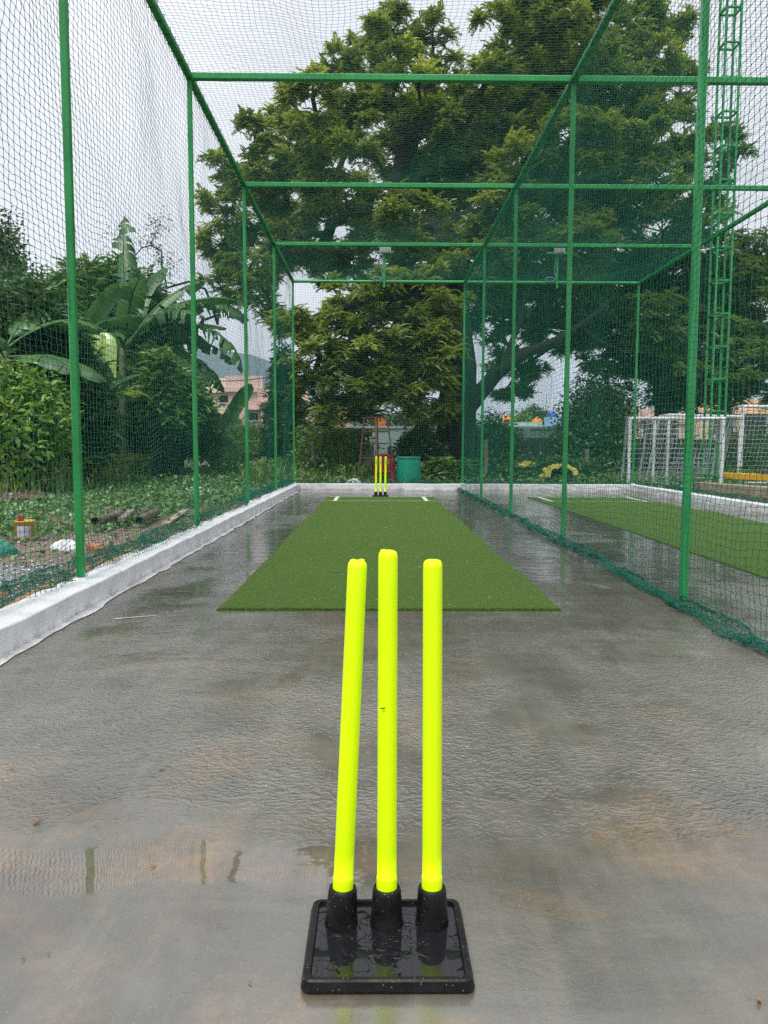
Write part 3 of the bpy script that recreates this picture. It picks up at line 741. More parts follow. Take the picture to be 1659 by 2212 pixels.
def fronds(tufts, nf, L, spread=.25):
    """tufts: (n,4) x,y,z,tint"""
    n = len(tufts); c = np.repeat(tufts[:, :3], nf, 0); ti = np.repeat(tufts[:, 3], nf)
    m = n*nf
    yaw = rng.uniform(0, 2*np.pi, m); pit = rng.uniform(-.05, 1.25, m)
    off = rng.normal(0, 1, (m, 3)); off /= np.linalg.norm(off, axis=1, keepdims=True); off *= (rng.random(m)**.5)[:, None]*spread
    off[:, 2] *= .7
    Vs = []; Ts = []
    for k in range(4):
        s = slice(k, None, 4)
        v = instance(TEMPL[k], c[s]+off[s], yaw[s], pit[s], rng.normal(0, .35, len(yaw[s])), L*rng.uniform(.7, 1.25, len(yaw[s])))
        Vs.append(v.reshape(-1, 3)); Ts.append(np.repeat(ti[s], v.shape[1]))
    V = np.concatenate(Vs); return V, np.arange(len(V)).reshape(-1, 4), np.concatenate(Ts)
def ovate(pos, size, up_bias=.35, aspect=.5, droop=.25):
    """single folded leaves, two quads each"""
    n = len(pos); d = rng.normal(0, 1, (n, 3)); d[:, 2] = d[:, 2]*.6-droop; d /= np.linalg.norm(d, axis=1, keepdims=True)
    u = rng.normal(0, 1, (n, 3)); u[:, 2] += 1.4; s = np.cross(d, u); s /= np.linalg.norm(s, axis=1, keepdims=True)
    nn = np.cross(s, d); sz = (size*rng.uniform(.6, 1.3, n))[:, None]
    b = pos; m = b+d*sz*.5; tip = b+d*sz-nn*sz*.08
    a1 = b+d*sz*.35+s*sz*aspect*.5+nn*sz*.1; a2 = b+d*sz*.35-s*sz*aspect*.5+nn*sz*.1
    V = np.stack([b, a1, tip, a2], 1)
    return V.reshape(-1, 3), np.arange(n*4).reshape(-1, 4)
def shell(c, rad, n, inner=.55):
    v = rng.normal(0, 1, (n, 3)); v /= np.linalg.norm(v, axis=1, keepdims=True)
    r = inner+(1-inner)*rng.random(n)**.6
    return np.array(c)+v*r[:, None]*np.array(rad)

def skeleton(root_pts, root_r, targets, tip_r=.02, wig=.12, thick=1.0):
    """limbs: every target joins the nearest existing node that lies nearer to the root"""
    nodes = [Vector(p) for p in root_pts]; par = [-1]+list(range(len(nodes)-1)); fixed = len(nodes)
    top = nodes[-1]
    order = sorted(range(len(targets)), key=lambda i: (Vector(targets[i])-top).length)
    leaf = []
    for i in order:
        tpt = Vector(targets[i]); best = None; bd = 1e9
        for j, q in enumerate(nodes):
            if j < max(1, fixed-3): continue
            dd = (q-tpt).length+.25*(q-top).length
            if q.z > tpt.z+1.5: dd += 1.5
            if dd < bd: bd = dd; best = j
        q = nodes[best]; L = (tpt-q).length; k = max(2, int(L/.5)); pj = best
        for s in range(1, k+1):
            f = s/k; p = q.lerp(tpt, f)
            p.z += .10*L*math.sin(math.pi*f)
            if s < k: p += Vector((random.uniform(-1, 1), random.uniform(-1, 1), random.uniform(-1, 1)))*wig*min(1, L)
            nodes.append(p); par.append(pj); pj = len(nodes)-1
        leaf.append(pj)
    cnt = [0]*len(nodes)
    for l in leaf:
        j = l
        while j >= 0: cnt[j] += 1; j = par[j]
    rr = [thick*(tip_r+.035*c**.52) for c in cnt]
    for i in range(fixed): rr[i] = root_r[i]
    ch = {}
    for i, p in enumerate(par):
        if p >= 0: ch.setdefault(p, []).append(i)
    mb = MB()
    def run(start, parent):
        pts = []; rd = []
        if parent >= 0: pts.append(nodes[parent]); rd.append(min(rr[parent], rr[start]*1.25))
        j = start
        while True:
            pts.append(nodes[j]); rd.append(rr[j])
            c = ch.get(j, [])
            if not c: break
            c = sorted(c, key=lambda q: -cnt[q])
            for o in c[1:]: run_stack.append((o, j))
            j = c[0]
        if len(pts) > 1:
            rd[-1] *= .5
            mb.path(pts, rd, 7 if max(rd) < .12 else 14, cap=False)
    run_stack = [(0, -1)]
    while run_stack:
        s, p = run_stack.pop(); run(s, p)
    return mb

def tree(name, label, lobes, trunk, trunk_r, leaf_mat, nt_=23, nf=50, L=.29, back=True, cat='tree', depth=(22, 29), tr=.26, group=None):
    """lobes: (px,py,rpx,Y or None) given on the picture, turned into balls of foliage at their own distance"""
    t = empty(name, trunk[0], label, cat, group)
    cs = []
    for l in lobes:
        Y = l[3] if len(l) > 3 and l[3] else random.uniform(*depth)
        c = at(l[0], l[1], Y); r = l[2]*Y/F; cs.append((c, r))
        if back and (len(l) < 4):
            c2 = c+Vector((random.uniform(-.5, .5)*r, random.uniform(2.0, 4.0), random.uniform(-.6, .3)*r)); cs.append((c2, r*.85))
    tf = []; twig = MB()
    for c, r in cs:
        k = max(5, int(nt_*(r/1.1)**2))
        p = shell(c, (r, r*1.0, r*.85), k, .6)
        ti = np.clip(rng.normal(.5, .16, k), 0, 1)
        tf.append(np.column_stack([p, ti]))
        for q in p[::2]:
            q = Vector(q); m_ = (c+q)/2+Vector((0, 0, .1)); twig.path([c, m_, q], [.03, .02, .008], 5, cap=False)
    tf = np.concatenate(tf)
    V, Q, T = fronds(tf, nf, L, tr)
    npmesh('crown', V, Q, leaf_mat, t, tint=T)
    sk = skeleton(trunk, trunk_r, [c for c, r in cs])
    sk.v += []; b = len(sk.v); sk.v += twig.v; sk.f += [tuple(b+i for i in f) for f in twig.f]; sk.sm += twig.sm
    sk.build('trunk', M['bark'], t)
    return t

# big neem behind the nets
A = [(862, 50, 42), (935, 70, 40), (795, 115, 50), (725, 140, 42), (880, 135, 62), (960, 165, 55), (820, 60, 25),
     (1075, 40, 45), (1150, 30, 70), (1235, 50, 80), (1325, 70, 70), (1130, 120, 75), (1050, 180, 55), (1190, -60, 80), (1290, -40, 70), (1400, 40, 45), (1465, 75, 38),
     (675, 210, 46), (755, 215, 62), (850, 225, 75), (615, 275, 48), (550, 300, 44), (690, 295, 58), (482, 345, 34), (770, 300, 50), (895, 290, 72), (1000, 265, 75), (1100, 250, 80), (1200, 190, 85), (1300, 175, 85), (1395, 150, 80), (1470, 170, 48), (610, 200, 22),
     (515, 395, 50), (466, 440, 36), (590, 360, 48), (665, 375, 40), (935, 380, 62), (1035, 360, 78), (1130, 350, 62), (1245, 320, 92), (1345, 300, 85), (1430, 280, 70), (1492, 300, 40),
     (480, 530, 50), (545, 490, 50), (620, 450, 60), (535, 585, 42), (610, 530, 50), (705, 455, 58), (795, 465, 62), (885, 480, 72), (980, 470, 80), (1085, 460, 85), (1185, 430, 90), (1300, 410, 90), (1410, 390, 80), (470, 610, 28), (560, 640, 26),
     (690, 545, 50), (760, 560, 45), (900, 560, 70), (1010, 560, 85), (1120, 550, 90), (1240, 530, 90), (870, 610, 45)]
# hanging lower boughs nearer the cage
A += [(x, y, r, Y) for x, y, r, Y in ((672, 690, 50, 20.5), (755, 665, 66, 21), (850, 640, 66, 20.6), (940, 640, 70, 21.2), (612, 700, 26, 21), (690, 775, 62, 20.3), (780, 760, 72, 20.8), (880, 745, 75, 20.4), (965, 740, 50, 20.2),
      (675, 850, 46, 20.8), (750, 845, 56, 20.3), (835, 830, 58, 20.8), (915, 825, 50, 20.4), (965, 830, 40, 20.6), (700, 895, 30, 20.4), (780, 885, 32, 20.9), (870, 880, 34, 20.5), (945, 885, 26, 20.6),
      (720, 740, 70, 22.3), (820, 800, 76, 22.5), (920, 770, 76, 22.4), (850, 710, 76, 22.6), (760, 820, 60, 22.4))]
tb = at(982, 1040, 22.5); tb.z = -.05
tx, ty_ = tb.x, tb.y
trunk = [(tx, ty_, -.1), (tx, ty_, .7), (tx+.05, ty_, 2.0), (tx+.1, ty_+.1, 3.3), (tx+.0, ty_+.3, 4.6), (tx-.3, ty_+.6, 6.0), (tx-.5, ty_+.9, 7.4)]
tree('neem_tree', 'huge neem tree with a thick dark trunk behind the far end net', A, trunk, [.78, .62, .56, .52, .44, .36, .28], M['neem'])

# second neem to the right, with its dark rising limb
B = [(1080, 650, 55), (1160, 640, 75), (1250, 640, 80), (1350, 620, 85), (1450, 600, 85), (1550, 600, 80), (1640, 560, 80), (1330, 530, 70), (1430, 500, 80), (1520, 480, 60), (1610, 620, 80), (1590, 350, 30), (1560, 300, 28), (1545, 420, 36),
     (1090, 740, 45), (1150, 710, 42), (1400, 700, 75), (1480, 720, 85), (1560, 710, 85), (1640, 700, 85), (1440, 800, 60), (1510, 810, 75), (1590, 800, 80), (1650, 780, 70), (1560, 860, 45), (1640, 850, 45), (1330, 700, 45), (1270, 720, 35), (1150, 800, 30), (1130, 840, 20)]
sb = at(1440, 1040, 25.5)
trunk = [(sb.x, sb.y, -.1), (sb.x-.05, sb.y, 1.0), (sb.x-.1, sb.y, 2.2), (sb.x-.3, sb.y, 3.4), (sb.x-.6, sb.y+.1, 4.6)]
tree('neem_tree', 'darker neem tree standing behind the white goals and the second lane', B, trunk, [.5, .40, .36, .32, .26], M['neem2'], depth=(23.5, 28))
# big limb of the first tree reaching right at low height
lm = MB(); P0 = Vector((tx+.1, ty_, 1.9)); 
lm.path([P0, at(1035, 850, 22.3), at(1075, 805, 22.2), at(1130, 765, 22.1), at(1200, 738, 22.0), at(1260, 700, 22.2), at(1330, 640, 22.4)], [.34, .24, .20, .16, .13, .09, .05], 12)
lm.path([at(1090, 795, 22.2), at(1105, 740, 22.4), at(1125, 690, 22.6), at(1135, 630, 22.9)], [.13, .09, .07, .04], 9)
lm.path([at(1250, 705, 22.2), at(1300, 740, 22.3), at(1350, 760, 22.5), at(1420, 765, 22.6)], [.06, .05, .04, .02], 8)
lm.build('limb', M['bark'], bpy.data.objects['neem_tree'])

# generic shrubs ---------------------------------------------------
def shrub(name, label, blobs, n, size, m, cat='shrub', aspect=.5, stems=True, group=None, inner=.55, feather=False):
    """blobs: (center, radii)"""
    c0 = Vector(blobs[0][0]); base = Vector((c0.x, c0.y, -.05))
    t = empty(name, base, label, cat, group)
    vol = [max(.05, b[1][0]*b[1][2]) for b in blobs]; tot = sum(vol); P = []
    for (c, r), v in zip(blobs, vol): P.append(shell(c, r, int(n*v/tot), inner))
    P = np.concatenate(P); P = P[P[:, 2] > .02]
    # clump the leaves in small sprays so that the outline is uneven
    k = max(8, len(P)//14); cen = P[rng.choice(len(P), k)]; idx = rng.integers(0, k, len(P))
    P = P*.35+cen[idx]*.65+rng.normal(0, size*.9, P.shape)*.8
    P = P[P[:, 2] > .01]
    if feather:
        V, Q, T = fronds(np.column_stack([P[::9], np.full(len(P[::9]), .5)]), 5, size*2.6, size*1.2); npmesh('foliage', V, Q, m, t)
    else:
        V, Q = ovate(P, size, aspect=aspect); npmesh('foliage', V, Q, m, t)
    if stems:
        mb = MB()
        for c, r in blobs:
            c = Vector(c)
            for j in range(4):
                q = c+Vector((random.uniform(-.6, .6)*r[0], random.uniform(-.5, .5)*r[1], random.uniform(0, .7)*r[2]))
                b0 = base+Vector((random.uniform(-.3, .3), random.uniform(-.3, .3), 0)); mid = (b0+q)/2+Vector((random.uniform(-.2, .2), random.uniform(-.2, .2), .1))
                mb.path([b0, mid, q], [.035, .025, .01], 6, cap=False)
        mb.build('stems', M['bark'], t)
    return t
def bl(px, py, rpx, Y, ry=None, rz=None):
    c = at(px, py, Y); r = rpx*Y/F; return ((c.x, c.y, c.z), (r, ry or r, rz or r))

shrub('bright_shrub', 'bright yellow-green leafy shrub at the left edge of the weedy ground', [bl(20, 860, 70, 15.2), bl(95, 860, 62, 15.4), bl(60, 940, 85, 15.0), bl(120, 950, 50, 15.3), bl(-60, 900, 90, 15.2), bl(20, 1010, 60, 15.0), bl(30, 820, 40, 15.5)], 15000, .19, M['leafb'], aspect=.42)
SH = [('leafy mid green mass behind the tallest banana plant', [bl(200, 640, 60, 26), bl(260, 620, 60, 26), bl(320, 660, 60, 26), bl(180, 720, 70, 25), bl(270, 740, 75, 25), bl(350, 740, 60, 26), bl(120, 630, 50, 25.5), bl(160, 575, 24, 26)], 17000, .17, 'leafm'),
      ('feathery pale green shrub in front of the dark thicket right of the young banana', [bl(350, 790, 40, 20.5), bl(395, 860, 40, 20.8), bl(380, 900, 50, 20.6), bl(330, 860, 40, 20.3), bl(440, 900, 35, 21.5)], 9000, .11, 'leafm'),
      ('tall dim shrub filling the gap behind the bright shrub', [bl(80, 700, 60, 17.5), bl(140, 760, 55, 17.8), bl(20, 690, 60, 17.6), bl(190, 820, 40, 18.2), bl(180, 900, 50, 18.0), bl(190, 980, 45, 18.0)], 12000, .15, 'leafd'),
      ('dense dark shrub behind the bright shrub at the left edge', [bl(40, 740, 70, 19), bl(-30, 640, 80, 20), bl(130, 700, 60, 20), bl(60, 620, 60, 21), bl(150, 800, 60, 18.5)], 11000, .16, 'leafd'),
      ('dark green thicket directly behind the young banana plant', [bl(250, 900, 80, 23.5), bl(330, 870, 75, 24), bl(300, 960, 80, 23.5), bl(390, 930, 75, 25), bl(200, 960, 60, 23), bl(250, 820, 60, 25)], 16000, .16, 'leafd'),
      ('feathery green shrub between the banana clump and the pink building', [bl(330, 780, 45, 22), bl(370, 830, 55, 22.5), bl(420, 880, 55, 24), bl(440, 960, 60, 25), bl(300, 830, 40, 22)], 12000, .10, 'leafm'),
      ('low green bush line below the pink building', [bl(480, 960, 55, 30), bl(540, 970, 50, 30), bl(600, 970, 50, 29), bl(500, 920, 35, 31), bl(560, 930, 30, 31), bl(440, 1000, 40, 27), bl(520, 1010, 40, 27), bl(590, 1010, 35, 26)], 15000, .12, 'leafm'),
      ('tall teal-dark bush left of the end net corner', [bl(612, 790, 22, 27), bl(618, 850, 28, 27), bl(612, 905, 34, 27), bl(640, 940, 36, 26), bl(608, 725, 15, 27.5), bl(600, 965, 40, 26)], 11000, .11, 'leafd'),
      ('dark leafy shrub overgrowing the old wall beside the trunk', [bl(1060, 930, 50, 24), bl(1080, 980, 45, 23.5), bl(1040, 1010, 40, 23), bl(1110, 960, 35, 24.5)], 9000, .13, 'leafd'),
      ('broad dark creeper bush behind the yellow sack', [bl(1290, 830, 62, 25), bl(1240, 900, 60, 24.5), bl(1320, 920, 70, 25), bl(1290, 980, 70, 24), bl(1210, 960, 50, 24), bl(1360, 860, 40, 26), bl(1370, 980, 40, 24)], 15000, .13, 'leafd'),
      ('green bush under the neem between the rusty stand and the wooden post', [bl(700, 960, 40, 23), bl(660, 940, 38, 24), bl(740, 980, 40, 23), bl(760, 940, 26, 24), bl(650, 1000, 34, 22.5), bl(700, 1015, 30, 21.5)], 11000, .11, 'leafm'),
      ('dark drooping shrub behind the teal barrel', [bl(900, 950, 34, 22), bl(870, 985, 34, 21.5), bl(930, 990, 36, 21.8), bl(960, 1000, 30, 21.5), bl(915, 925, 22, 22)], 7000, .13, 'leafd'),
      ('low weedy bush at the foot of the thick trunk', [bl(960, 1025, 32, 20.3), bl(1000, 1028, 30, 20.2), bl(925, 1030, 22, 20.4)], 5000, .09, 'leafm'),
      ('green bush row behind the white goals', [bl(1430, 990, 50, 26), bl(1500, 1000, 50, 26), bl(1580, 1000, 50, 26), bl(1640, 990, 50, 26), bl(1660, 940, 40, 28)], 9000, .13, 'leafm'),
      ('dark undergrowth along the ground behind the second lane', [bl(1120, 1020, 40, 21.5), bl(1190, 1020, 40, 21.8), bl(1260, 1025, 40, 21.5), bl(1320, 1025, 36, 21.5), bl(1060, 1035, 26, 20.5)], 9000, .11, 'leafd'),
      ]
for lab, bls, n, sz, mm in SH: shrub('shrub', lab, bls, n, sz, M[mm], group='wild shrubs around the cage', feather=('feathery' in lab or 'tall' in lab or 'weedy' in lab or 'mid green' in lab))
# far trees beyond the walls
def fartree(label, blobs, base, n=5000, sz=.3, mm='leafm', group='far trees beyond the walls'):
    t = shrub('far_tree', label, blobs, n, sz, M[mm], cat='tree', stems=False, group=group)
    b = Vector(base); c = Vector(blobs[0][0])
    MB().path([b, (b+c)/2, c], [.3, .25, .12], 8).build('trunk', M['bark'], t)
fartree('tall dark tree cut off by the left edge of the photo', [bl(0, 520, 60, 26), bl(30, 590, 50, 26), bl(-20, 620, 70, 26), bl(0, 700, 70, 26), bl(20, 470, 25, 26), bl(-60, 560, 60, 26)], at(-20, 1020, 26), 9000, .17, 'leafd')
fartree('pale rounded tree on the skyline above the turquoise wall', [bl(1120, 920, 34, 60), bl(1090, 935, 24, 60), bl(1150, 930, 24, 60)], at(1120, 985, 60))
fartree('darker tree on the skyline beside the blue water tank', [bl(1150, 900, 26, 75), bl(1175, 905, 20, 75), bl(1130, 915, 18, 75)], at(1150, 980, 75), mm='leafd')
fartree('dark far tree seen through the gap under the hanging boughs', [bl(880, 910, 30, 55), bl(850, 915, 24, 55), bl(920, 900, 34, 55), bl(960, 905, 34, 56), bl(760, 925, 22, 54)], at(880, 985, 55), mm='leafd')

# bare tree with sparse leaves
def bare_tree():
    t = empty('bare_tree', at(400, 1030, 27), 'thin nearly bare tree with dark twigs left of the hill', 'tree')
    base = at(392, 1030, 27); tr = [base, at(396, 900, 27), at(400, 830, 27), at(405, 770, 27)]
    tg = [at(x, y, random.uniform(26, 28.5)) for x, y in ((480, 655), (470, 700), (430, 620), (445, 690), (350, 560), (330, 500), (300, 520), (365, 575), (320, 620), (400, 600), (410, 660), (450, 640), (425, 710), (345, 485), (325, 530), (285, 560), (250, 520), (380, 640))]
    skeleton([tuple(p) for p in tr], [.09, .06, .045, .03], [tuple(p) for p in tg], .004, .3, .32).build('trunk', M['bark'], t)
    P = []
    for k, q in enumerate(tg):
        P.append(np.array(q)+rng.normal(0, .22 if k in (4, 5, 7, 13, 14) else .35, (90 if k in (4, 5, 7, 13, 14, 16) else 14, 3)))
    V, Q = ovate(np.concatenate(P), .10); npmesh('crown', V, Q, M['leafd'], t)
bare_tree()

# banana plants ------------------------------------------------------
def banana_leaf(mb, base, azim, elev, length, width, droop, tear=.4, stalk=.18, seg=30, roll=0):
    h = Vector((math.sin(azim), math.cos(azim), 0)); side0 = Vector((math.cos(azim), -math.sin(azim), 0))
    p = Vector(base); e = elev; step = length/seg; pts = []; prev = None
    for i in range(seg+1):
        t = i/seg; d = h*math.cos(e)+Vector((0, 0, math.sin(e))); nrm = -h*math.sin(e)+Vector((0, 0, math.cos(e)))
        side = (side0*math.cos(roll)+nrm*math.sin(roll)); nn = (nrm*math.cos(roll)-side0*math.sin(roll))
        pts.append((p.copy(), side, nn, d)); p = p+d*step; e -= droop/seg*(.4+1.2*t)
    rib = [(q[0]) for q in pts]; mb.path(rib, [.028*(1-.85*i/seg)*length/2.2+.003 for i in range(seg+1)], 6)
    def wd(t):
        if t < stalk: return 0
        u = (t-stalk)/(1-stalk); return width/2*min(1, (u/.14)**.6 if u < .14 else 1)*math.sqrt(max(0, 1-max(0, (u-.55)/.45)**2.4))
    for sgn in (-1, 1):
        i = int(stalk*seg); shred = 0
        while i < seg:
            run = random.choice((1, 1, 2)) if random.random() < tear else random.choice((3, 4, 6)); j = min(seg, i+run)
            dr = random.uniform(0, .9)*tear; sk_ = random.uniform(-.06, .10)*tear*length/3
            vs = []; cols = 4
            for k in range(i, j+1):
                q, s, nn, d = pts[k]; ww = wd(k/seg)
                for c in range(cols):
                    f = c/(cols-1); a = dr*f*1.2+.15*f
                    off = s*sgn*ww*f*math.cos(a)+nn*(.22*ww*f*(1-f)*2-ww*f*math.sin(a)*.9)
                    if dr > .3: off.z -= ww*f*f*dr*.35
                    shrink = 0
                    if k == i: shrink = .10*f*tear
                    if k == j: shrink = -.10*f*tear
                    vs.append(q+off+d*(sk_*f+shrink*step*3+f*ww*.28))
            m_ = cols; mb.add(vs, [(a*m_+c, a*m_+c+1, (a+1)*m_+c+1, (a+1)*m_+c) for a in range(j-i) for c in range(cols-1)], True)
            i = j
def banana(name, label, base, h, leaves, r=.16, group=None, m='banana'):
    base = Vector(base); t = empty(name, base, label, 'banana plant', group)
    pts = [base+Vector((.02*math.sin(i), .02*math.cos(i*1.3), h*i/8)) for i in range(9)]
    MB().path(pts, [r*(1-.055*i) for i in range(9)], 12).build('pseudostem', M['bstem'], t)
    top = pts[-1]
    for az_, el_, ln, wd, dr, te, *mm in leaves:
        mb = MB(); banana_leaf(mb, top+Vector((0, 0, random.uniform(-.25, .1))), R(az_), R(el_), ln, wd, R(dr), te, roll=mm[1] if len(mm) > 1 else random.uniform(-.3, .3))
        mb.build('leaf', M[mm[0] if mm else m], t)
    return t
b1 = at(272, 1035, 23); b1.z = -.05
banana('banana_plant', 'tallest banana plant with torn arching leaves and a spiky upright frond', b1, 3.9,
       [(-12, 80, 4.3, .85, 18, 1.0, 'banana', .35), (65, 62, 3.6, 0.64, 50, 0.85), (90, 48, 4.2, 0.68, 95, 1.00), (75, 30, 3.6, 0.64, 90, 1.00), (100, 42, 4.0, 0.72, 60, 0.55), (95, 24, 3.2, .8, 40, .35), (110, 8, 3.4, .8, 75, .9), (-85, 50, 3.0, .8, 60, .5), (-60, 30, 3.2, .8, 110, .8), (30, 70, 3.2, .8, 35, .4), (150, 60, 3.0, .8, 60, .5), (-100, 10, 2.6, .7, 70, .9, 'dry'), (120, -10, 3.0, .6, 60, .95, 'dry'), (170, 30, 2.8, .8, 100, .7), (80, 56, 4.4, 0.80, 110, 1.00), (95, 15, 3.6, 0.72, 95, 1.00), (70, 5, 3.2, .8, 60, .8), (105, 35, 4.6, 0.72, 120, 1.00), (-75, 25, 2.6, .9, 80, .6), (60, 40, 3.0, .9, 95, .7), (115, 50, 3.4, .9, 90, .8), (45, 20, 2.6, .9, 60, .6)], .2, 'banana plants')
b2 = at(150, 1045, 20.5); b2.z = -.05
banana('banana_plant', 'banana plant with a pale upright leaf beside the first left post', b2, 3.5,
       [(50, 62, 2.6, .62, 18, .15, 'banana', 1.1), (60, 48, 2.4, .7, 60, .3), (-80, 42, 3.0, .7, 60, .35), (-95, 20, 2.8, .75, 80, .5), (100, 10, 2.2, .6, 110, .8), (120, 20, 2.2, .7, 110, .8), (-60, 0, 2.4, .7, 70, .5), (180, 20, 2.2, .7, 100, .6), (-120, 30, 2.4, .7, 60, .4)], .15, 'banana plants')
b3 = at(215, 1042, 19.5); b3.z = -.05
banana('banana_plant', 'young banana plant with a lime green leaf at mid height', b3, 2.2,
       [(0, 82, 2.0, .85, 10, .0, 'banana_y', .1), (70, 40, 1.5, .6, 100, .1, 'banana_y', .2), (-70, 45, 1.3, .5, 80, .1), (95, 55, 1.4, .35, 60, .3), (-100, 60, 1.2, .4, 70, .2)], .13, 'banana plants')
b4 = at(20, 1030, 16.3); b4.z = -.05
banana('banana_plant', 'banana plant with broad drooping leaves rising behind the bright shrub', b4, 3.0,
       [(60, 45, 2.2, .8, 80, .4), (-70, 40, 2.2, .8, 80, .3), (20, 60, 2.0, .7, 60, .3), (110, 15, 1.9, .8, 60, .3), (170, 35, 1.9, .7, 90, .3), (90, 5, 2.2, .8, 50, .2), (-20, 30, 2, .7, 90, .3)], .14, 'banana plants')
b5 = at(470, 1020, 26.5); b5.z = -.05
banana('banana_plant', 'low banana plant with a dark leaf standing below the pink building', b5, 1.1,
       [(75, 66, 2.3, .55, 20, .1, 'banana', 1.2), (-70, 30, 1.8, .6, 70, .4), (80, 20, 2.3, .6, 55, .3), (100, 5, 2.0, .6, 40, .3), (150, 30, 1.6, .6, 80, .6), (-100, 0, 1.4, .5, 60, .9, 'dry')], .13, 'banana plants')

# ground cover, grass, gravel
def cover():
    n = 80000
    x = rng.uniform(-9.5, -2.3, n); y = rng.uniform(6.5, 30, n)
    d = np.sin(x*1.3+.7)*np.cos(y*.9)+np.sin(x*2.9+y*1.7)*.5
    edge = 9.6+(-2.3-x)*-.25+.6*np.sin(x*2)+(x > -3.1)*3.5
    keep = (y > edge+rng.normal(0, .35, n)) & ((d > -.9) | (rng.random(n) < .35)); keep |= (rng.random(n) < .035)
    x, y = x[keep], y[keep]
    z = rng.random(len(x))**1.5*(.10+.05*np.minimum(1, (y-8)/10))-.03
    V, Q = ovate(np.stack([x, y, z], 1), .068, aspect=.85, droop=-.05)
    tag(npmesh('ground_cover', V, Q, M['cover']), 'low creeping weeds covering the ground left of the cage', 'ground cover', kind='stuff')
cover()
def cover2():
    n = 26000
    x = rng.uniform(-7, 9, n); y = rng.uniform(18.3, 30, n)
    V, Q = ovate(np.stack([x, y, rng.random(n)**1.4*.28-.03], 1), .11, aspect=.6, droop=-.1)
    tag(npmesh('weeds', V, Q, M['cover']), 'weeds on the ground behind the far kerb', 'ground cover', kind='stuff')
cover2()
def blades(name, label, spots, kind='stuff', m='grassb'):
    Vs = []
    for cx, cy, rad, n, h, lean in spots:
        n = int(n); bx = cx+rng.normal(0, rad, n); by = cy+rng.normal(0, rad, n); hh = h*rng.uniform(.5, 1.15, n); az_ = rng.uniform(0, 2*np.pi, n); ln = hh*rng.uniform(.15, lean, n); wv = np.stack([np.cos(az_+1.57), np.sin(az_+1.57)], 1)*(.006+.010*hh)[:, None]
        ex = np.stack([np.cos(az_), np.sin(az_)], 1)
        b = np.stack([bx, by], 1); z0 = np.full(n, -.05)
        m1 = b+ex*(ln*.25)[:, None]; m2 = b+ex*(ln*.65)[:, None]; tp = b+ex*ln[:, None]
        col = lambda p, z: np.concatenate([p, z[:, None]], 1)
        q1 = np.stack([col(b-wv, z0), col(b+wv, z0), col(m1+wv, hh*.5), col(m1-wv, hh*.5)], 1)
        q2 = np.stack([col(m1-wv, hh*.5), col(m1+wv, hh*.5), col(m2+wv*.7, hh*.85), col(m2-wv*.7, hh*.85)], 1)
        q3 = np.stack([col(m2-wv*.7, hh*.85), col(m2+wv*.7, hh*.85), col(tp+wv*.1, hh*(.95-.25*rng.random(n))), col(tp-wv*.1, hh*.9)], 1)
        Vs += [q1, q2, q3]
    V = np.concatenate(Vs).reshape(-1, 3)
    o = npmesh(name, V, np.arange(len(V)).reshape(-1, 4), M[m]); return tag(o, label, 'grass', kind=kind)
sp = []
for k in range(26):
    p = gr(random.uniform(-60, 460), random.uniform(1030, 1066), 0); y = random.uniform(14.6, 24); sp.append((-6.9+random.uniform(-.6, .35), y, .25, 80, random.uniform(.3, .8), .9))
for k in range(14):
    sp.append((random.uniform(-4.5, .6), random.uniform(20.0, 24), .35, 110, random.uniform(.3, .7), .8))
for px, Y in ((740, 22.5), (730, 22.8), (720, 22.4), (750, 23)): q = at(px, 1030, Y); sp.append((q.x, q.y, .2, 260, 1.5, .5))
for k in range(6): sp.append((random.uniform(4, 10), random.uniform(20.0, 24), .4, 90, random.uniform(.3, .6), .8))
blades('tall_grass', 'tall wild grass tufts along the thicket and behind the far kerb', sp)

# gravel patch on the left near side: sheet and loose chips
mb = MB(); out_ = [(-2.16, 3.2), (-2.2, 5.0), (-2.5, 6.0), (-3.2, 6.7), (-4.6, 7.2), (-7.5, 7.4), (-9, 6.8), (-9, 1), (-2.16, 1)]
mb.add([(x, y, -.042) for x, y in out_][::-1], [tuple(range(len(out_)))])
tag(mb.build('gravel_bed', M['gravelpatch']), kind='structure')
def chips(n, fx, fy, sz, m, name, label, z=-.04):
    x = fx(n); y = fy(n); c = np.stack([x, y, np.full(n, z)], 1); o8 = np.array([(a, b, d) for a in (-1, 1) for b in (-1, 1) for d in (-1, 1)], float)
    s = sz*rng.uniform(.4, 1.3, n)[:, None, None]; V = c[:, None]+(o8[None]*np.array([1, .8, .6])*rng.uniform(.6, 1.2, (n, 8, 1)))*s
    a = rng.uniform(0, 6.28, n); dx = V[:, :, 0]-x[:, None]; dy = V[:, :, 1]-y[:, None]
    V[:, :, 0] = x[:, None]+dx*np.cos(a)[:, None]-dy*np.sin(a)[:, None]; V[:, :, 1] = y[:, None]+dx*np.sin(a)[:, None]+dy*np.cos(a)[:, None]
    b = np.arange(n)[:, None]*8
    Q = np.concatenate([b+np.array([f]) for f in ((0, 1, 3, 2), (4, 6, 7, 5), (0, 4, 5, 1), (2, 3, 7, 6), (0, 2, 6, 4), (1, 5, 7, 3))])
    return tag(npmesh(name, V.reshape(-1, 3), Q, m), label, name.replace('_', ' '), kind='stuff')
chips(14000, lambda n: rng.uniform(-5.5, -2.15, n), lambda n: 3.4+3.3*rng.random(n), .011, M['stone'], 'gravel', 'loose grey gravel chips outside the left kerb')
chips(1800, lambda n: -2.2-rng.random(n)**2*.5, lambda n: rng.uniform(4.5, 15, n), .022, M['redearth'], 'rubble', 'crumbled orange earth and brick bits along the left kerb')
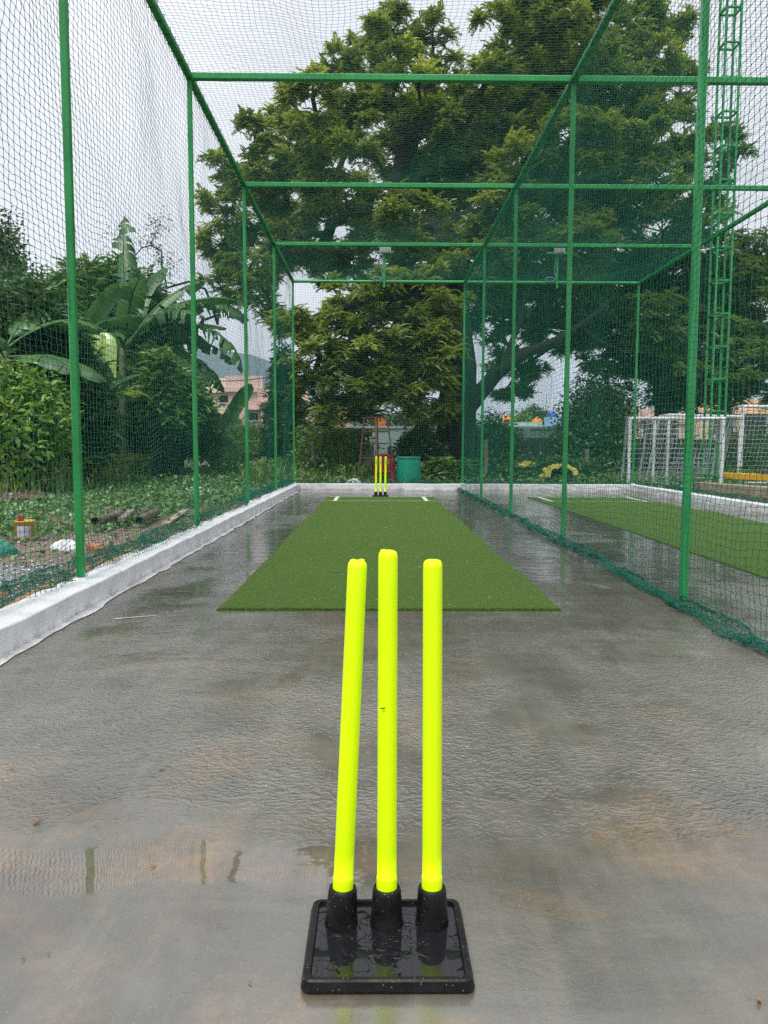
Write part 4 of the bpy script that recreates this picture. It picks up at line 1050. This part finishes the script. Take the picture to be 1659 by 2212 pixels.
chips(1500, lambda n: rng.uniform(-8, -2.2, n), lambda n: rng.uniform(6, 9.5, n), .014, M['stone'], 'pebbles', 'small pebbles scattered on the bare earth')
chips(2600, lambda n: rng.uniform(6.2, 9, n), lambda n: rng.uniform(8, 18, n), .02, M['brick'], 'stone_litter', 'brown stone litter beyond the second lane kerb')
# strip of orange earth beside the kerb
def strip():
    mb = MB(); ys = np.arange(4.3, 16.5, .25); vs = []
    for y in ys: wd = .28+.2*abs(math.sin(y*1.1))+random.uniform(0, .12); vs += [(-2.07, y, .03), (-2.07-wd*.5, y, .02+random.uniform(0, .03)), (-2.07-wd, y, -.055)]
    mb.add(vs, [(3*i+k, 3*i+3+k, 3*i+4+k, 3*i+1+k) for i in range(len(ys)-1) for k in (0, 1)], True)
    tag(mb.build('earth_bank', M['redearth']), kind='structure')
strip()

# ------------------------------------------------------------------ clutter left
def P_(px, py, z=-.05): return gr(px, py, z)
pipes = [((220, 1113), (262, 1085)), ((240, 1120), (275, 1092)), ((262, 1122), (300, 1090)), ((285, 1118), (340, 1088)), ((300, 1124), (350, 1100)), ((205, 1126), (260, 1112))]
lbs = ['short rusty pipe at the left end of the pipe pile', 'dark steel pipe second in the pile behind the first post', 'pale channel lying diagonally on the pipe pile', 'long rusty pipe on top of the pipe pile', 'rusty pipe at the right end of the pile in the weeds', 'dark pipe end lying in front of the pipe pile']
for k, ((a, b), lb) in enumerate(zip(pipes, lbs)):
    p = P_(*a, z=.02+.03*(k % 3)); q = P_(*b, z=.03+.03*(k % 3)); q = p+(q-p).normalized()*min((q-p).length, 1.2)
    d = (q-p); pr = MB()
    if k == 2: pr.bar(p, q, .09, .04)
    else:
        pr.path([p, q], .055, 14, cap=False); pr.path([q, p], .048, 14, cap=False)
        for e, dd in ((p, d), (q, -d)):   # pipe lip
            ax = dd.normalized(); a1 = ax.cross(Vector((0, 0, 1))).normalized(); b1_ = ax.cross(a1)
            ring = [e+(a1*math.cos(t)+b1_*math.sin(t))*r for r in (.055, .048) for t in [2*math.pi*i/14 for i in range(14)]]
            pr.add(ring, [(i, (i+1) % 14, 14+(i+1) % 14, 14+i) for i in range(14)])
    tag(pr.build('steel_channel' if k == 2 else 'steel_pipe', M['steelpipe'] if k != 2 else M['greywood']), lb, 'steel channel' if k == 2 else 'pipe', 'steel scrap lying in the weeds')
# corrugated sheets at left edge
def sheet():
    mb = MB(); n = 36
    a = P_(-40, 1095); b = P_(100, 1092); c = P_(90, 1066); d = P_(-20, 1066)
    vs = []
    for j in range(2):
        for i in range(n+1):
            f = i/n; p = (a.lerp(b, f) if j == 0 else d.lerp(c, f)); p = p.copy(); p.z = .06+.035*math.sin(f*math.pi*2*9)+j*.18; vs.append(p)
    mb.add(vs, [(i, i+1, n+2+i, n+1+i) for i in range(n)], True)
    tag(mb.build('corrugated_sheet', M['steelpipe']), 'rusty corrugated sheet lying at the left edge below the shrub', 'metal sheet')
sheet()
def blob(name, label, cat, c, r, m, seed=0, squash=.5, wr=.25, n=20, group=None):
    rr = random.Random(seed); mb = MB(); c = Vector(c); ph = [rr.uniform(0, 6.28) for _ in range(8)]
    rings = []; k = 10
    for i in range(k+1):
        th = math.pi/2*(1-i/k)  # from equator up to top (i=k top)
        th = math.pi/2*i/k
        ring = []
        for j in range(n):
            a = 2*math.pi*j/n; w_ = 1+wr*(.5*math.sin(2*a+ph[0])+.3*math.sin(3*a+ph[1]+th*2)+.25*math.sin(5*a+ph[2]+th*3)+.12*math.sin(9*a+ph[3]))
            ring.append(c+Vector((r[0]*math.cos(a)*math.cos(th)*w_, r[1]*math.sin(a)*math.cos(th)*w_, r[2]*math.sin(th)*(1+wr*.5*math.sin(3*a+ph[4]))))+Vector((rr.uniform(-1, 1)*r[0], rr.uniform(-1, 1)*r[1], rr.uniform(-1, .6)*r[2]))*(.16*wr if i < k else 0))
        rings.append(ring)
    vs = [p for r_ in rings for p in r_]
    mb.add(vs, [(i*n+j, i*n+(j+1) % n, (i+1)*n+(j+1) % n, (i+1)*n+j) for i in range(k) for j in range(n)], True)
    return tag(mb.build(name, m), label, cat, group)
p = P_(427, 1063); blob('white_cloth', 'crumpled white cloth lying in the weeds beside the second left post', 'cloth', p, (.34, .25, .10), M['sack'], 3, wr=.5)
p = P_(474, 1066); blob('paper_scrap', 'small white paper scrap right of the crumpled cloth', 'paper', p, (.07, .05, .03), M['sack'], 4, wr=.5)
p = P_(10, 1112); blob('plastic_bag', 'white and green plastic bag flattened at the left edge', 'bag', p, (.38, .2, .05), M['sack'], 5, wr=.6)
p = P_(140, 1098); blob('plastic_bag', 'small white plastic bag behind the yellow bucket', 'bag', p, (.12, .1, .07), M['sack'], 6, wr=.5)
p = P_(85, 1110); blob('yellow_wrapper', 'yellow printed wrapper lying between the two white bags', 'wrapper', p, (.24, .08, .04), M['yellowpaint'], 7, wr=.4)
p = P_(-6, 1200); blob('tarp_bundle', 'dark green tarp bundle at the left edge on the gravel', 'tarp', p, (.15, .14, .13), M['cloth_g'], 8, wr=.4)
p = P_(145, 1187); blob('stone_block', 'pale cement lump with green paint near the first left post', 'cement lump', p, (.17, .1, .09), M['sack'], 9, wr=.3)
p = P_(455, 1040); blob('cloth_heap', 'faded pink cloth heap at the edge of the thicket', 'cloth', p, (.4, .2, .12), M['tan'], 10, wr=.5)
for k, (x, y, lb) in enumerate(((207, 1192, 'broken orange brick right behind the first left post'), (222, 1199, 'second brick fragment leaning beside the broken orange brick'), (185, 1290, 'orange brick fragments under the gathered net near the gravel'), (430, 1150, 'small brick piece near the foot of the second left post'))):
    p = P_(x, y); mb = MB(); mb.box(p+Vector((0, 0, .04)), (.17, .10, .07), Matrix.Rotation(random.uniform(-1, 1), 3, 'Z') @ Matrix.Rotation(.2, 3, 'X'), taper=.85)
    tag(mb.build('brick', M['brick']), lb, 'brick', 'broken bricks by the kerb')
p, q = P_(357, 1137), P_(402, 1108); tag(MB().bar(p+Vector((0, 0, .03)), q+Vector((0, 0, .05)), .10, .03).build('plank', M['wood']), 'pale weathered plank lying left of the second post', 'plank')
p, q = P_(330, 1098), P_(375, 1085); tag(MB().bar(p+Vector((0, 0, .06)), q+Vector((0, 0, .07)), .05, .03).build('plank', M['greywood']), 'thin grey plank half hidden in the weeds', 'plank')
def bucket():
    p = P_(53, 1168); t = empty('bucket', p, 'yellow paint bucket with a torn label standing on the bare earth', 'bucket')
    b = MB(); b.lathe([(.085, 0), (.09, .005), (.105, .21), (.112, .212), (.112, .225), (.104, .225), (.098, .215), (.088, .02)], p, n=28, cap=False); b.build('body', M['yellow'], t)
    l = MB(); n = 10; vs = []
    for z, r in ((.04, .0945), (.175, .1035)):
        for i in range(n+1): a = R(-110+ i*8.5); vs.append(p+Vector((math.cos(a)*r, math.sin(a)*r, z)))
    l.add(vs, [(i, i+1, n+2+i, n+1+i) for i in range(n)], True); l.build('label', M['label'], t)
    h = MB(); h.path([p+Vector((.112*math.cos(a), -.03-.06*math.sin(a), .215-.03*math.sin(a))) for a in [math.pi*i/14 for i in range(15)]], .003, 6); h.build('handle', M['greywood'], t)
    g = MB(); 
    for dx in (-.03, .0): g.path([p+Vector((dx, -.03, .18)), p+Vector((dx-.01, -.03, .27)), p+Vector((dx-.005, -.028, .285))], [.016, .017, .008], 10)
    tag(g.build('glove', M['red']), 'pink rubber glove fingers sticking out of the yellow bucket', 'glove')
bucket()

# ------------------------------------------------------------------ things behind the far kerb
def stand():
    Y = 19.6; t = empty('steel_stand', at(812, 1050, Y), 'tall rusty red steel stand tapering upward behind the far stumps', 'stand')
    g = lambda px, Y_: Vector((at(px, 1048, Y_).x, Y_, -.05))
    feet = [g(771, 19.0), g(857, 19.0), g(851, 20.3), g(782, 20.3)]
    feet = [g(771, 19.6), g(816, 18.7), g(857, 19.7), g(818, 20.5)]
    zt = at(812, 902, Y).z
    tops = [Vector((at(787, 902, Y).x, Y, zt)), Vector((at(811, 900, Y-.25).x, Y-.28, zt)), Vector((at(836, 902, Y).x, Y+.02, zt)), Vector((at(815, 898, Y+.3).x, Y+.32, zt))]
    for a, b in zip(feet, tops): MB().bar(a, b, .036).build('leg', M['rust'], t)
    for lv in (1.0, .80, .63, .42, .10):
        mb = MB(); ps = [a.lerp(b, lv) for a, b in zip(feet, tops)]
        sides = range(4) if lv > .2 else (0, 3)
        if lv == .42: sides = (0, 1, 2, 3)
        for k in sides:
            a, b = ps[k], ps[(k+1) % 4]; d = (b-a).normalized()*.03
            mb.bar(a+d, b-d, .028)
        mb.build('rung', M['rust'], t)
stand()
def chair():
    c = at(834, 1048, 18.9); c.z = -.05; t = empty('plastic_chair', c, 'red plastic armchair standing behind the far stumps under the rusty stand', 'chair')
    X, Y = c.x-.06, c.y
    # seat
    s = MB(); loft(s, [round_rect(X, Y, .22, .21, .06, .36), round_rect(X, Y, .23, .22, .06, .385), round_rect(X, Y, .225, .215, .06, .40)]); s.build('seat', M['red'], t)
    # back: seen from behind, faces away; curved sheet with arch top
    b = MB(); n = 16; m = 10; vs = []
    for j in range(m+1):
        f = j/m
        for i in range(n+1):
            u = -1+2*i/n; a = u*.9; wtop = .24*(1-.10*f)
            x = X+wtop*math.sin(a)/math.sin(.9); y = Y-.20+.10*(1-math.cos(a))*1.2-.07*f
            z = .40+f*(.42*(1-.45*abs(u)**2.6)); vs.append((x, y, z))
    fs = [(j*(n+1)+i, j*(n+1)+i+1, (j+1)*(n+1)+i+1, (j+1)*(n+1)+i) for j in range(m) for i in range(n) if not ((i in (4, 11)) and 1 < j < m-2)]
    b.add(vs, fs, True); b.build('backrest', M['red'], t)
    for sx in (-1, 1):
        MB().path([(X+sx*.22, Y-.20, .66), (X+sx*.27, Y-.10, .62), (X+sx*.28, Y+.10, .60), (X+sx*.27, Y+.19, .58), (X+sx*.25, Y+.21, .40)], .022, 8).build('armrest', M['red'], t)
        for sy in (-1, 1):
            MB().bar((X+sx*.20, Y+sy*.18, .37), (X+sx*.25, Y+sy*.23, -.05), .055, .04).build('leg', M['red'], t)
chair()
def barrel():
    a = at(857, 1048, 18.75).x; b = at(909, 1048, 18.75).x; x = (a+b)/2; r = (b-a)/2*1.0; y = 18.75+.05; z0 = -.05; H = at(880, 985, 18.75).z-z0
    t = empty('barrel', (x, y, z0), 'teal green plastic drum standing behind the far kerb', 'barrel')
    pr = [(r*.86, 0), (r*.93, .02), (r*.97, .10), (r*1.0, .25), (r*1.01, H*.5), (r*.99, H*.75), (r*.96, H*.88), (r*.95, H*.93)]
    MB().lathe(pr, (x, y, z0), n=40).build('body', M['teal'], t)
    MB().lathe([(r*.95, H*.93), (r*1.0, H*.935), (r*1.0, H*.97), (r*.95, H*.975), (r*.90, H*.955), (r*.3, H*.955)], (x, y, z0), n=40).build('rim', M['teal'], t)
    MB().path([(x+r*.55*math.cos(a_), y-.0+r*.55*math.sin(a_)*.2-.25, z0+H*.62+.10*math.sin(a_)) for a_ in [math.pi*.05+math.pi*.9*i/10 for i in range(0)]] or [(x, y, z0+.1), (x, y, z0+.12)], .005, 5)
barrel()
p = at(765, 1046, 18.6); p.z = -.05; blob('sack', 'white woven sack lying against the far kerb left of the rusty stand', 'sack', p, (.23, .18, .24), M['sack'], 12, wr=.25)
def woodpost(px, Yp, pt, label, lean=0):
    b = at(px, 1040, Yp); b.z = -.05; z = at(px, pt, Yp).z
    tag(MB().path([b, b.lerp(Vector((b.x+lean, b.y, z)), .5)+Vector((.01, 0, 0)), Vector((b.x+lean, b.y, z))], [.075, .07, .062], 10).build('wooden_post', M['greywood']), label, 'post', 'old grey fence posts')
woodpost(680, 22.0, 956, 'grey fence post left of the rusty stand', -.05)
woodpost(850, 21.5, 965, 'grey fence post leaning behind the red chair', -.12)
woodpost(1268, 21.5, 970, 'grey fence post behind the third lane post on the right', -.03)
woodpost(1048, 21.5, 950, 'grey fence post right of the thick trunk', 0)

# yellow sack draped on dark rocks
p = at(1205, 1040, 20.6); p.z = -.05
blob('rock_pile', 'dark rock heap under the yellow plastic sheet', 'rock heap', p, (.42, .35, .42), M['bark'], 14, wr=.4)
def drape():
    mb = MB(); n = 24; m = 8; vs = []
    for j in range(m+1):
        for i in range(n+1):
            a = math.pi*(i/n); f = j/m
            rx = .50+.05*math.sin(i*1.7); x = p.x+.02+rx*math.cos(a)*(1+.06*math.sin(i*2.3+j)); z = -.05+.14+.46*math.sin(a)**.6+.03*math.sin(i*3.1)
            drop = (.24+.08*math.sin(i*1.1))*f*abs(math.cos(a))**.6; vs.append((x*1.0, p.y-.36+.03*math.sin(i*2+j)-.03*f+.25*(1-f), z-drop))
    mb.add(vs, [(j*(n+1)+i, j*(n+1)+i+1, (j+1)*(n+1)+i+1, (j+1)*(n+1)+i) for j in range(m) for i in range(n)], True)
    tag(mb.build('plastic_sheet', M['yellowsack']), 'yellow plastic sheet draped over the dark rock heap', 'plastic sheet')
drape()
q = at(1130, 1000, 21.5); blob('plastic_sheet', 'smaller yellow plastic sheet caught in the undergrowth', 'plastic sheet', q+Vector((0, -.3, -.1)), (.30, .2, .14), M['yellowsack'], 15, wr=.6)

# lattice mast
def mast():
    bx = at(1538, 1045, 19.4); base = Vector((bx.x, 19.4, -.05)); t = empty('lattice_mast', base, 'tall green lattice mast rising beside the white goals', 'mast')
    rot = Matrix.Rotation(R(1), 3, 'Z'); hw = .18; H = 16
    cs = [rot @ Vector((x*hw, y*hw, 0)) for x, y in ((-1, -1), (1, -1), (1, 1), (-1, 1))]
    for c in cs: MB().bar(base+c, base+c+Vector((0, 0, H)), .05).build('leg', M['green'], t)
    z = .35
    while z < H-.2:
        mb = MB()
        for k in range(4):
            a, b = cs[k], cs[(k+1) % 4]; d = (b-a).normalized()*.027; mb.bar(base+a+d+Vector((0, 0, z)), base+b-d+Vector((0, 0, z)), .045)
        mb.build('rung', M['green'], t); z += .80
mast()
# goals
def goal(name, label, p0, ang, wdt, h, depth, r=.042, net=True):
    t = empty(name, p0, label, 'football goal', 'white football goals'); p0 = Vector(p0)
    ux = Vector((math.cos(ang), math.sin(ang), 0)); uy = Vector((-math.sin(ang), math.cos(ang), 0)); Z = Vector((0, 0, h))
    a, b = p0, p0+ux*wdt
    for e in (a, b): MB().path([e, e+Z], r, 12).build('upright', M['white_paint'], t)
    MB().path([a+Z-ux*r, b+Z+ux*r], r, 12).build('crossbar', M['white_paint'], t)
    for e in (a, b): MB().path([e+Z+uy*.03, e+Z+uy*depth*.4, e+uy*depth+Vector((0, 0, .03))], r*.75, 8).path([e+Vector((0, 0, .03)), e+uy*depth+Vector((0, 0, .03))], r*.7, 8).build('side_frame', M['white_paint'], t)
    MB().path([a+uy*depth+Vector((0, 0, .03)), b+uy*depth+Vector((0, 0, .03))], r*.7, 8).build('ground_bar', M['white_paint'], t)
    if net:
        c = .12; ni = int(wdt/c)+1; nj = int(math.hypot(h, depth*.6)/c)
        u = np.linspace(0, 1, ni)[:, None]; v = np.linspace(0, 1, nj)[None, :]
        A_, B_, C_ = np.array(a+Z+uy*depth*.4), np.array(ux*wdt), np.array(uy*depth*.6-Z+Vector((0, 0, .03)))
        P = A_+u[:, :, None]*B_+v[:, :, None]*C_; P = P+smooth_noise((ni, nj), (6, 6), .04, 5)[:, :, None]*np.array(uy); P += rng.normal(0, .006, P.shape)
        V, Q = strands(P, .005); npmesh('goal_net', V, Q, M['net_w'], t)
    return t
g1 = at(1357, 1048, 18.75); g1.z = -.05; HG = at(1357, 904, 18.75).z+.05
goal('football_goal', 'leftmost white football goal standing at the corner of the second lane kerb', g1, R(-6), 2.2, HG, .8)
g2 = at(1410, 1045, 19.3); g2.z = -.05
goal('football_goal', 'second white goal stacked close behind the leftmost goal', g2, R(12), 1.9, HG*1.02, .7)
g3 = at(1440, 1045, 20.0); g3.z = -.05
goal('football_goal', 'third white goal, its frame leaning behind the green mast', g3, R(22), 2.5, HG*1.08, .8)
g4 = at(1598, 1040, 21.0); g4.z = -.05
goal('football_goal', 'tallest white goal at the right edge above the yellow board', g4, R(6), 3.5, at(1598, 878, 21.0).z+.05, 1.0, .045)
# low tan wall and yellow boards at right
a = at(1510, 1050, 19.2); b = gr(1700, 1090, -.05)
mbw = MB(); y0 = 18.6
mbw.bar((at(1508, 1040, 18.6).x, 18.6, .03), (9.3, 13.5, .03), .18, .26); tag(mbw.build('low_wall', M['tan']), 'low tan plastered wall outside the second lane kerb', 'low wall')
tag(MB().bar((at(1556, 1040, 19.0).x, 18.9, .30), (10.8, 14.6, .30), .12, .16).build('yellow_board', M['yellowpaint']), 'long yellow painted board lying above the tan wall at right', 'board')

# walls and buildings behind
def wall(label, x0, x1, Y, z1, m, name='boundary_wall', cap=None, group=None, pil=True):
    t = empty(name, (x0, Y, -.05), label, 'wall', group)
    mb = MB(); n = max(2, int((x1-x0)/2.5)); zz = [z1*(1+random.uniform(-.02, .02)) for _ in range(n+1)]
    mb.box(((x0+x1)/2, Y, (z1-.05)/2), (x1-x0, .2, z1+.05)); mb.build('panel', m, t)
    if pil:
        p = MB()
        for i in range(n+1): p.box((x0+(x1-x0)*i/n, Y-.14, (z1-.05)/2), (.28, .12, z1+.04))
        p.build('pilasters', m, t)
    if cap: MB().box(((x0+x1)/2, Y, z1+.05), (x1-x0+.1, .32, .10)).build('coping', cap, t)
wall('old stained grey wall behind the drum and the trunk', at(880, 950, 27).x, at(1010, 950, 27).x, 27, at(900, 933, 27).z, M['wallgrey'], 'boundary_wall')
wall('long stained grey wall behind the second lane', at(1080, 950, 28).x, at(1720, 950, 28).x, 28, at(1200, 946, 28).z, M['wallgrey'], 'boundary_wall')
wall('low broken grey wall in front of the pale turquoise one', at(655, 950, 30).x, at(800, 950, 30).x, 30, at(700, 960, 30).z, M['wallgrey'], 'boundary_wall')
wall('long pale turquoise wall seen under the hanging boughs', at(640, 950, 36).x, at(1260, 950, 36).x, 36, at(800, 925, 36).z, M['wallteal'], 'boundary_wall', cap=M['white_paint'])
def house(label, x0, x1, Y, z1, m, wins=(), roof=None, depth=8, tanks=(), parapet=True):
    t = empty('house', ((x0+x1)/2, Y, -.05), label, 'house')
    MB().box(((x0+x1)/2, Y+depth/2, z1/2-.05), (x1-x0, depth, z1)).build('wall', m, t)
    MB().box(((x0+x1)/2, Y+depth/2, z1+.0), (x1-x0+.5, depth+.5, .25)).build('roof', roof or m, t)
    if parapet:
        p = MB()
        p.box(((x0+x1)/2, Y+.0, z1+.45), (x1-x0+.3, .15, .65)); p.build('parapet', m, t)
    for px, py, ww, wh in wins:
        c = at(px, py, Y); f = MB().box((c.x, Y-.03, c.z), (ww+.2, .08, wh+.2)).build('window', M['white_paint'], t)
        MB().box((c.x, Y-.075, c.z), (ww, .02, wh)).build('pane', M['darkwin'], f)
        MB().box((c.x, Y-.25, c.z+wh/2+.2), (ww+.5, .5, .08)).build('sunshade', m, t)
def X_(px, Y): return at(px, 900, Y).x
def Z_(py, Y): return at(600, py, Y).z
house('cream yellow house left of the pink building', X_(430, 46), X_(493, 46), 46, Z_(846, 46), M['cream'], [(485, 862, .45, .4)])
house('pale pink building below the hill', X_(494, 44), X_(562, 44), 44, Z_(842, 44), M['pink'], [(548, 900, .5, .4)])
house('lower pink building with a small dark window near the end net corner', X_(563, 43), X_(660, 43), 43, Z_(870, 43), M['pink'], [(584, 886, .5, .45), (628, 912, .6, .6)])
house('small house with a dull mauve roof behind the low banana plant', X_(420, 40), X_(480, 40), 40, Z_(905, 40), M['pink'], [], roof=M['tile'], parapet=False)
house('pale blue house beyond the turquoise wall at right', X_(1180, 55), X_(1275, 55), 55, Z_(922, 55), M['bluep'], [(1215, 938, 1.2, .8)])
house('peach house seen between the goals', X_(1290, 52), X_(1500, 52), 52, Z_(905, 52), M['pink'], [(1340, 930, 1.3, 1.0), (1410, 930, 1.3, 1.0)])
house('orange house behind the tallest goal', X_(1510, 50), X_(1720, 50), 50, Z_(885, 50), M['orangep'], [(1560, 920, 1.4, 1.2), (1630, 920, 1.4, 1.2)])
house('turquoise shed right of the trunk beyond the grey wall', X_(1070, 48), X_(1165, 48), 48, Z_(937, 48), M['wallteal'], [])
house('pale house glimpsed through the leaves above the turquoise wall', X_(650, 50), X_(760, 50), 50, Z_(900, 50), M['pink'], [(690, 925, 1.0, 1.0)])
def tank(px, py, Y, label, m, s=1.0):
    c = at(px, py, Y); t = empty('water_tank', c, label, 'water tank', 'rooftop water tanks'); r = .5*s
    MB().lathe([(r*.95, 0), (r, .06*s), (r, .3*s), (r*.96, .33*s), (r, .36*s), (r, .66*s), (r*.96, .69*s), (r, .72*s), (r*.98, .95*s), (r*.6, 1.12*s), (r*.3, 1.18*s)], c, n=20).build('body', m, t)
    MB().lathe([(r*.34, 1.16*s), (r*.34, 1.26*s), (r*.2, 1.30*s)], c, n=14).build('lid', m, t)
    MB().box(c+Vector((0, .1, -.75)), (1.3*s, 1.0*s, 1.5)).build('plinth', M['wallgrey'], t)
tank(540, 852, 44.5, 'orange water tank on the pink building roof', M['tank'], .8)
tank(1094, 932, 48.5, 'orange water tank on the turquoise shed', M['tank'], .8)
tank(1160, 932, 48.5, 'orange water tank beside the blue tank', M['tank'], .7)
tank(822, 926, 36.6, 'orange water tank above the turquoise wall behind the stand', M['tank'], .5)
tank(1193, 918, 56, 'blue water tank on the pale blue house', M['bluetank'], .8)
# overhead cable and two thin poles
def cable():
    a = at(380, 812, 40); b = at(600, 812, 36); pts = []
    for i in range(17):
        f = i/16; q = a.lerp(b, f); q.z -= .25*math.sin(math.pi*f); pts.append(q)
    tag(MB().path(pts, .022, 5).build('overhead_cable', M['blackcable']), 'black overhead cable crossing in front of the hill', 'cable')
cable()
for px, top, Y, lb in ((944, 880, 33, 'thin pale pole rising above the grey wall'), (911, 885, 34, 'thin whitish pole left of the taller thin pole')):
    b = at(px, 975, Y); tag(MB().path([Vector((b.x, b.y, -.05)), at(px, top, Y)], [.05, .04], 8).build('pole', M['wood']), lb, 'pole', 'thin poles behind the wall')

# debris on floor: dry leaves and bits
def leaves_litter():
    spots = [(350, 1660, .012), (80, 1775, .016), (25, 1660, .01), (540, 2120, .005), (1205, 1700, .007), (50, 2070, .006), (105, 2058, .005), (1440, 1765, .006), (1010, 1215, .02), (1640, 2160, .01), (1320, 1360, .014), (330, 1870, .01)]
    LB = ['curled brown leaf on the rippled concrete left of the near stumps', 'largest dry leaf near the left edge, below the rippled water', 'orange brown leaf right at the left edge of the photo',
          'tiny dry leaf left of the rubber base front corner', 'dark leaf bit right of the near stumps at mid height', 'reddish leaf scrap at the lower left edge', 'smaller scrap beside the reddish one at the lower left',
          'brown leaf bit on the concrete near the right edge', 'pale dry leaf on the near turf beside its right edge', 'yellowish leaf in the bottom right corner', 'dry leaf on the concrete just below the right corner of the turf', 'thin dry leaf on the silt line left of the stump base']
    for k, (x, y, s) in enumerate(spots):
        p = gr(x, y, 0.004); mb = MB(); a = random.uniform(0, 6.28); d = Vector((math.cos(a), math.sin(a), .1)); e = Vector((-math.sin(a), math.cos(a), .25)); 
        vs = [p-d*s, p-d*s*.3+e*s*.45, p+d*s*.5+e*s*.4, p+d*s*1.1+Vector((0, 0, s*.5)), p+d*s*.4-e*s*.35+Vector((0, 0, s*.4)), p-d*s*.4-e*s*.4+Vector((0, 0, s*.3))]
        mb.add(vs, [(0, 1, 5), (1, 2, 4, 5), (2, 3, 4)])
        tag(mb.build('fallen_leaf', M['dryleaf']), LB[k], 'leaf', 'dry leaves on the wet concrete')
leaves_litter()
def specks():
    n = 260; x = rng.uniform(-.95, 1.12, n); y = 4.65+10.3*rng.random(n)**1.3; s = rng.uniform(.003, .009, n)*(1+(y/14)*.6)
    c = np.stack([x, y, np.full(n, .0135)], 1); a = rng.uniform(0, 6.28, n); u = np.stack([np.cos(a), np.sin(a), np.zeros(n)], 1)*s[:, None]; v = np.stack([-np.sin(a), np.cos(a), rng.uniform(0, .5, n)], 1)*s[:, None]*.5
    V = np.stack([c-u, c-v, c+u+[0, 0, .002], c+v], 1).reshape(-1, 3)
    tag(npmesh('petal_litter', V, np.arange(n*4).reshape(-1, 4), M['wood']), 'tiny pale petals scattered on the near turf strip', 'petal litter', kind='stuff')
specks()
q = gr(725, 1236, .010)
tag(MB().path([q+Vector((-.03, 0, 0)), q+Vector((-.01, .012, .003)), q+Vector((.01, -.004, .002)), q+Vector((.035, .006, 0))], .003, 5).build('twine_scrap', M['net']), 'short scrap of green net twine lying on the near turf left of the stumps', 'twine')
def twigs():
    mb = MB()
    for k in range(260):
        x = random.uniform(-6.5, -2.2); y = random.uniform(5.5, 14); a = random.uniform(0, 3.14); l = random.uniform(.05, .22)
        mb.path([(x, y, -.03), (x+l*math.cos(a)*.5, y+l*math.sin(a)*.5, .0), (x+l*math.cos(a), y+l*math.sin(a), -.02)], random.uniform(.002, .005), 4, cap=False)
    tag(mb.build('twig_litter', M['wood']), 'dry twigs and straw scattered over the bare earth and weeds', 'twig litter', kind='stuff')
twigs()

# ------------------------------------------------------------------ haze
hz, t = mat('haze_air'); pv = t.nodes.new('ShaderNodeVolumePrincipled'); pv.inputs['Color'].default_value = (.70, .84, 1.0, 1)
pv.inputs['Density'].default_value = .00055; pv.inputs['Anisotropy'].default_value = .1
oo = t.nodes.new('ShaderNodeOutputMaterial'); t.links.new(pv.outputs[0], oo.inputs['Volume'])
o = MB().box((0, 900, 72), (3700, 2400, 148)).build('haze', hz); tag(o, kind='stuff')
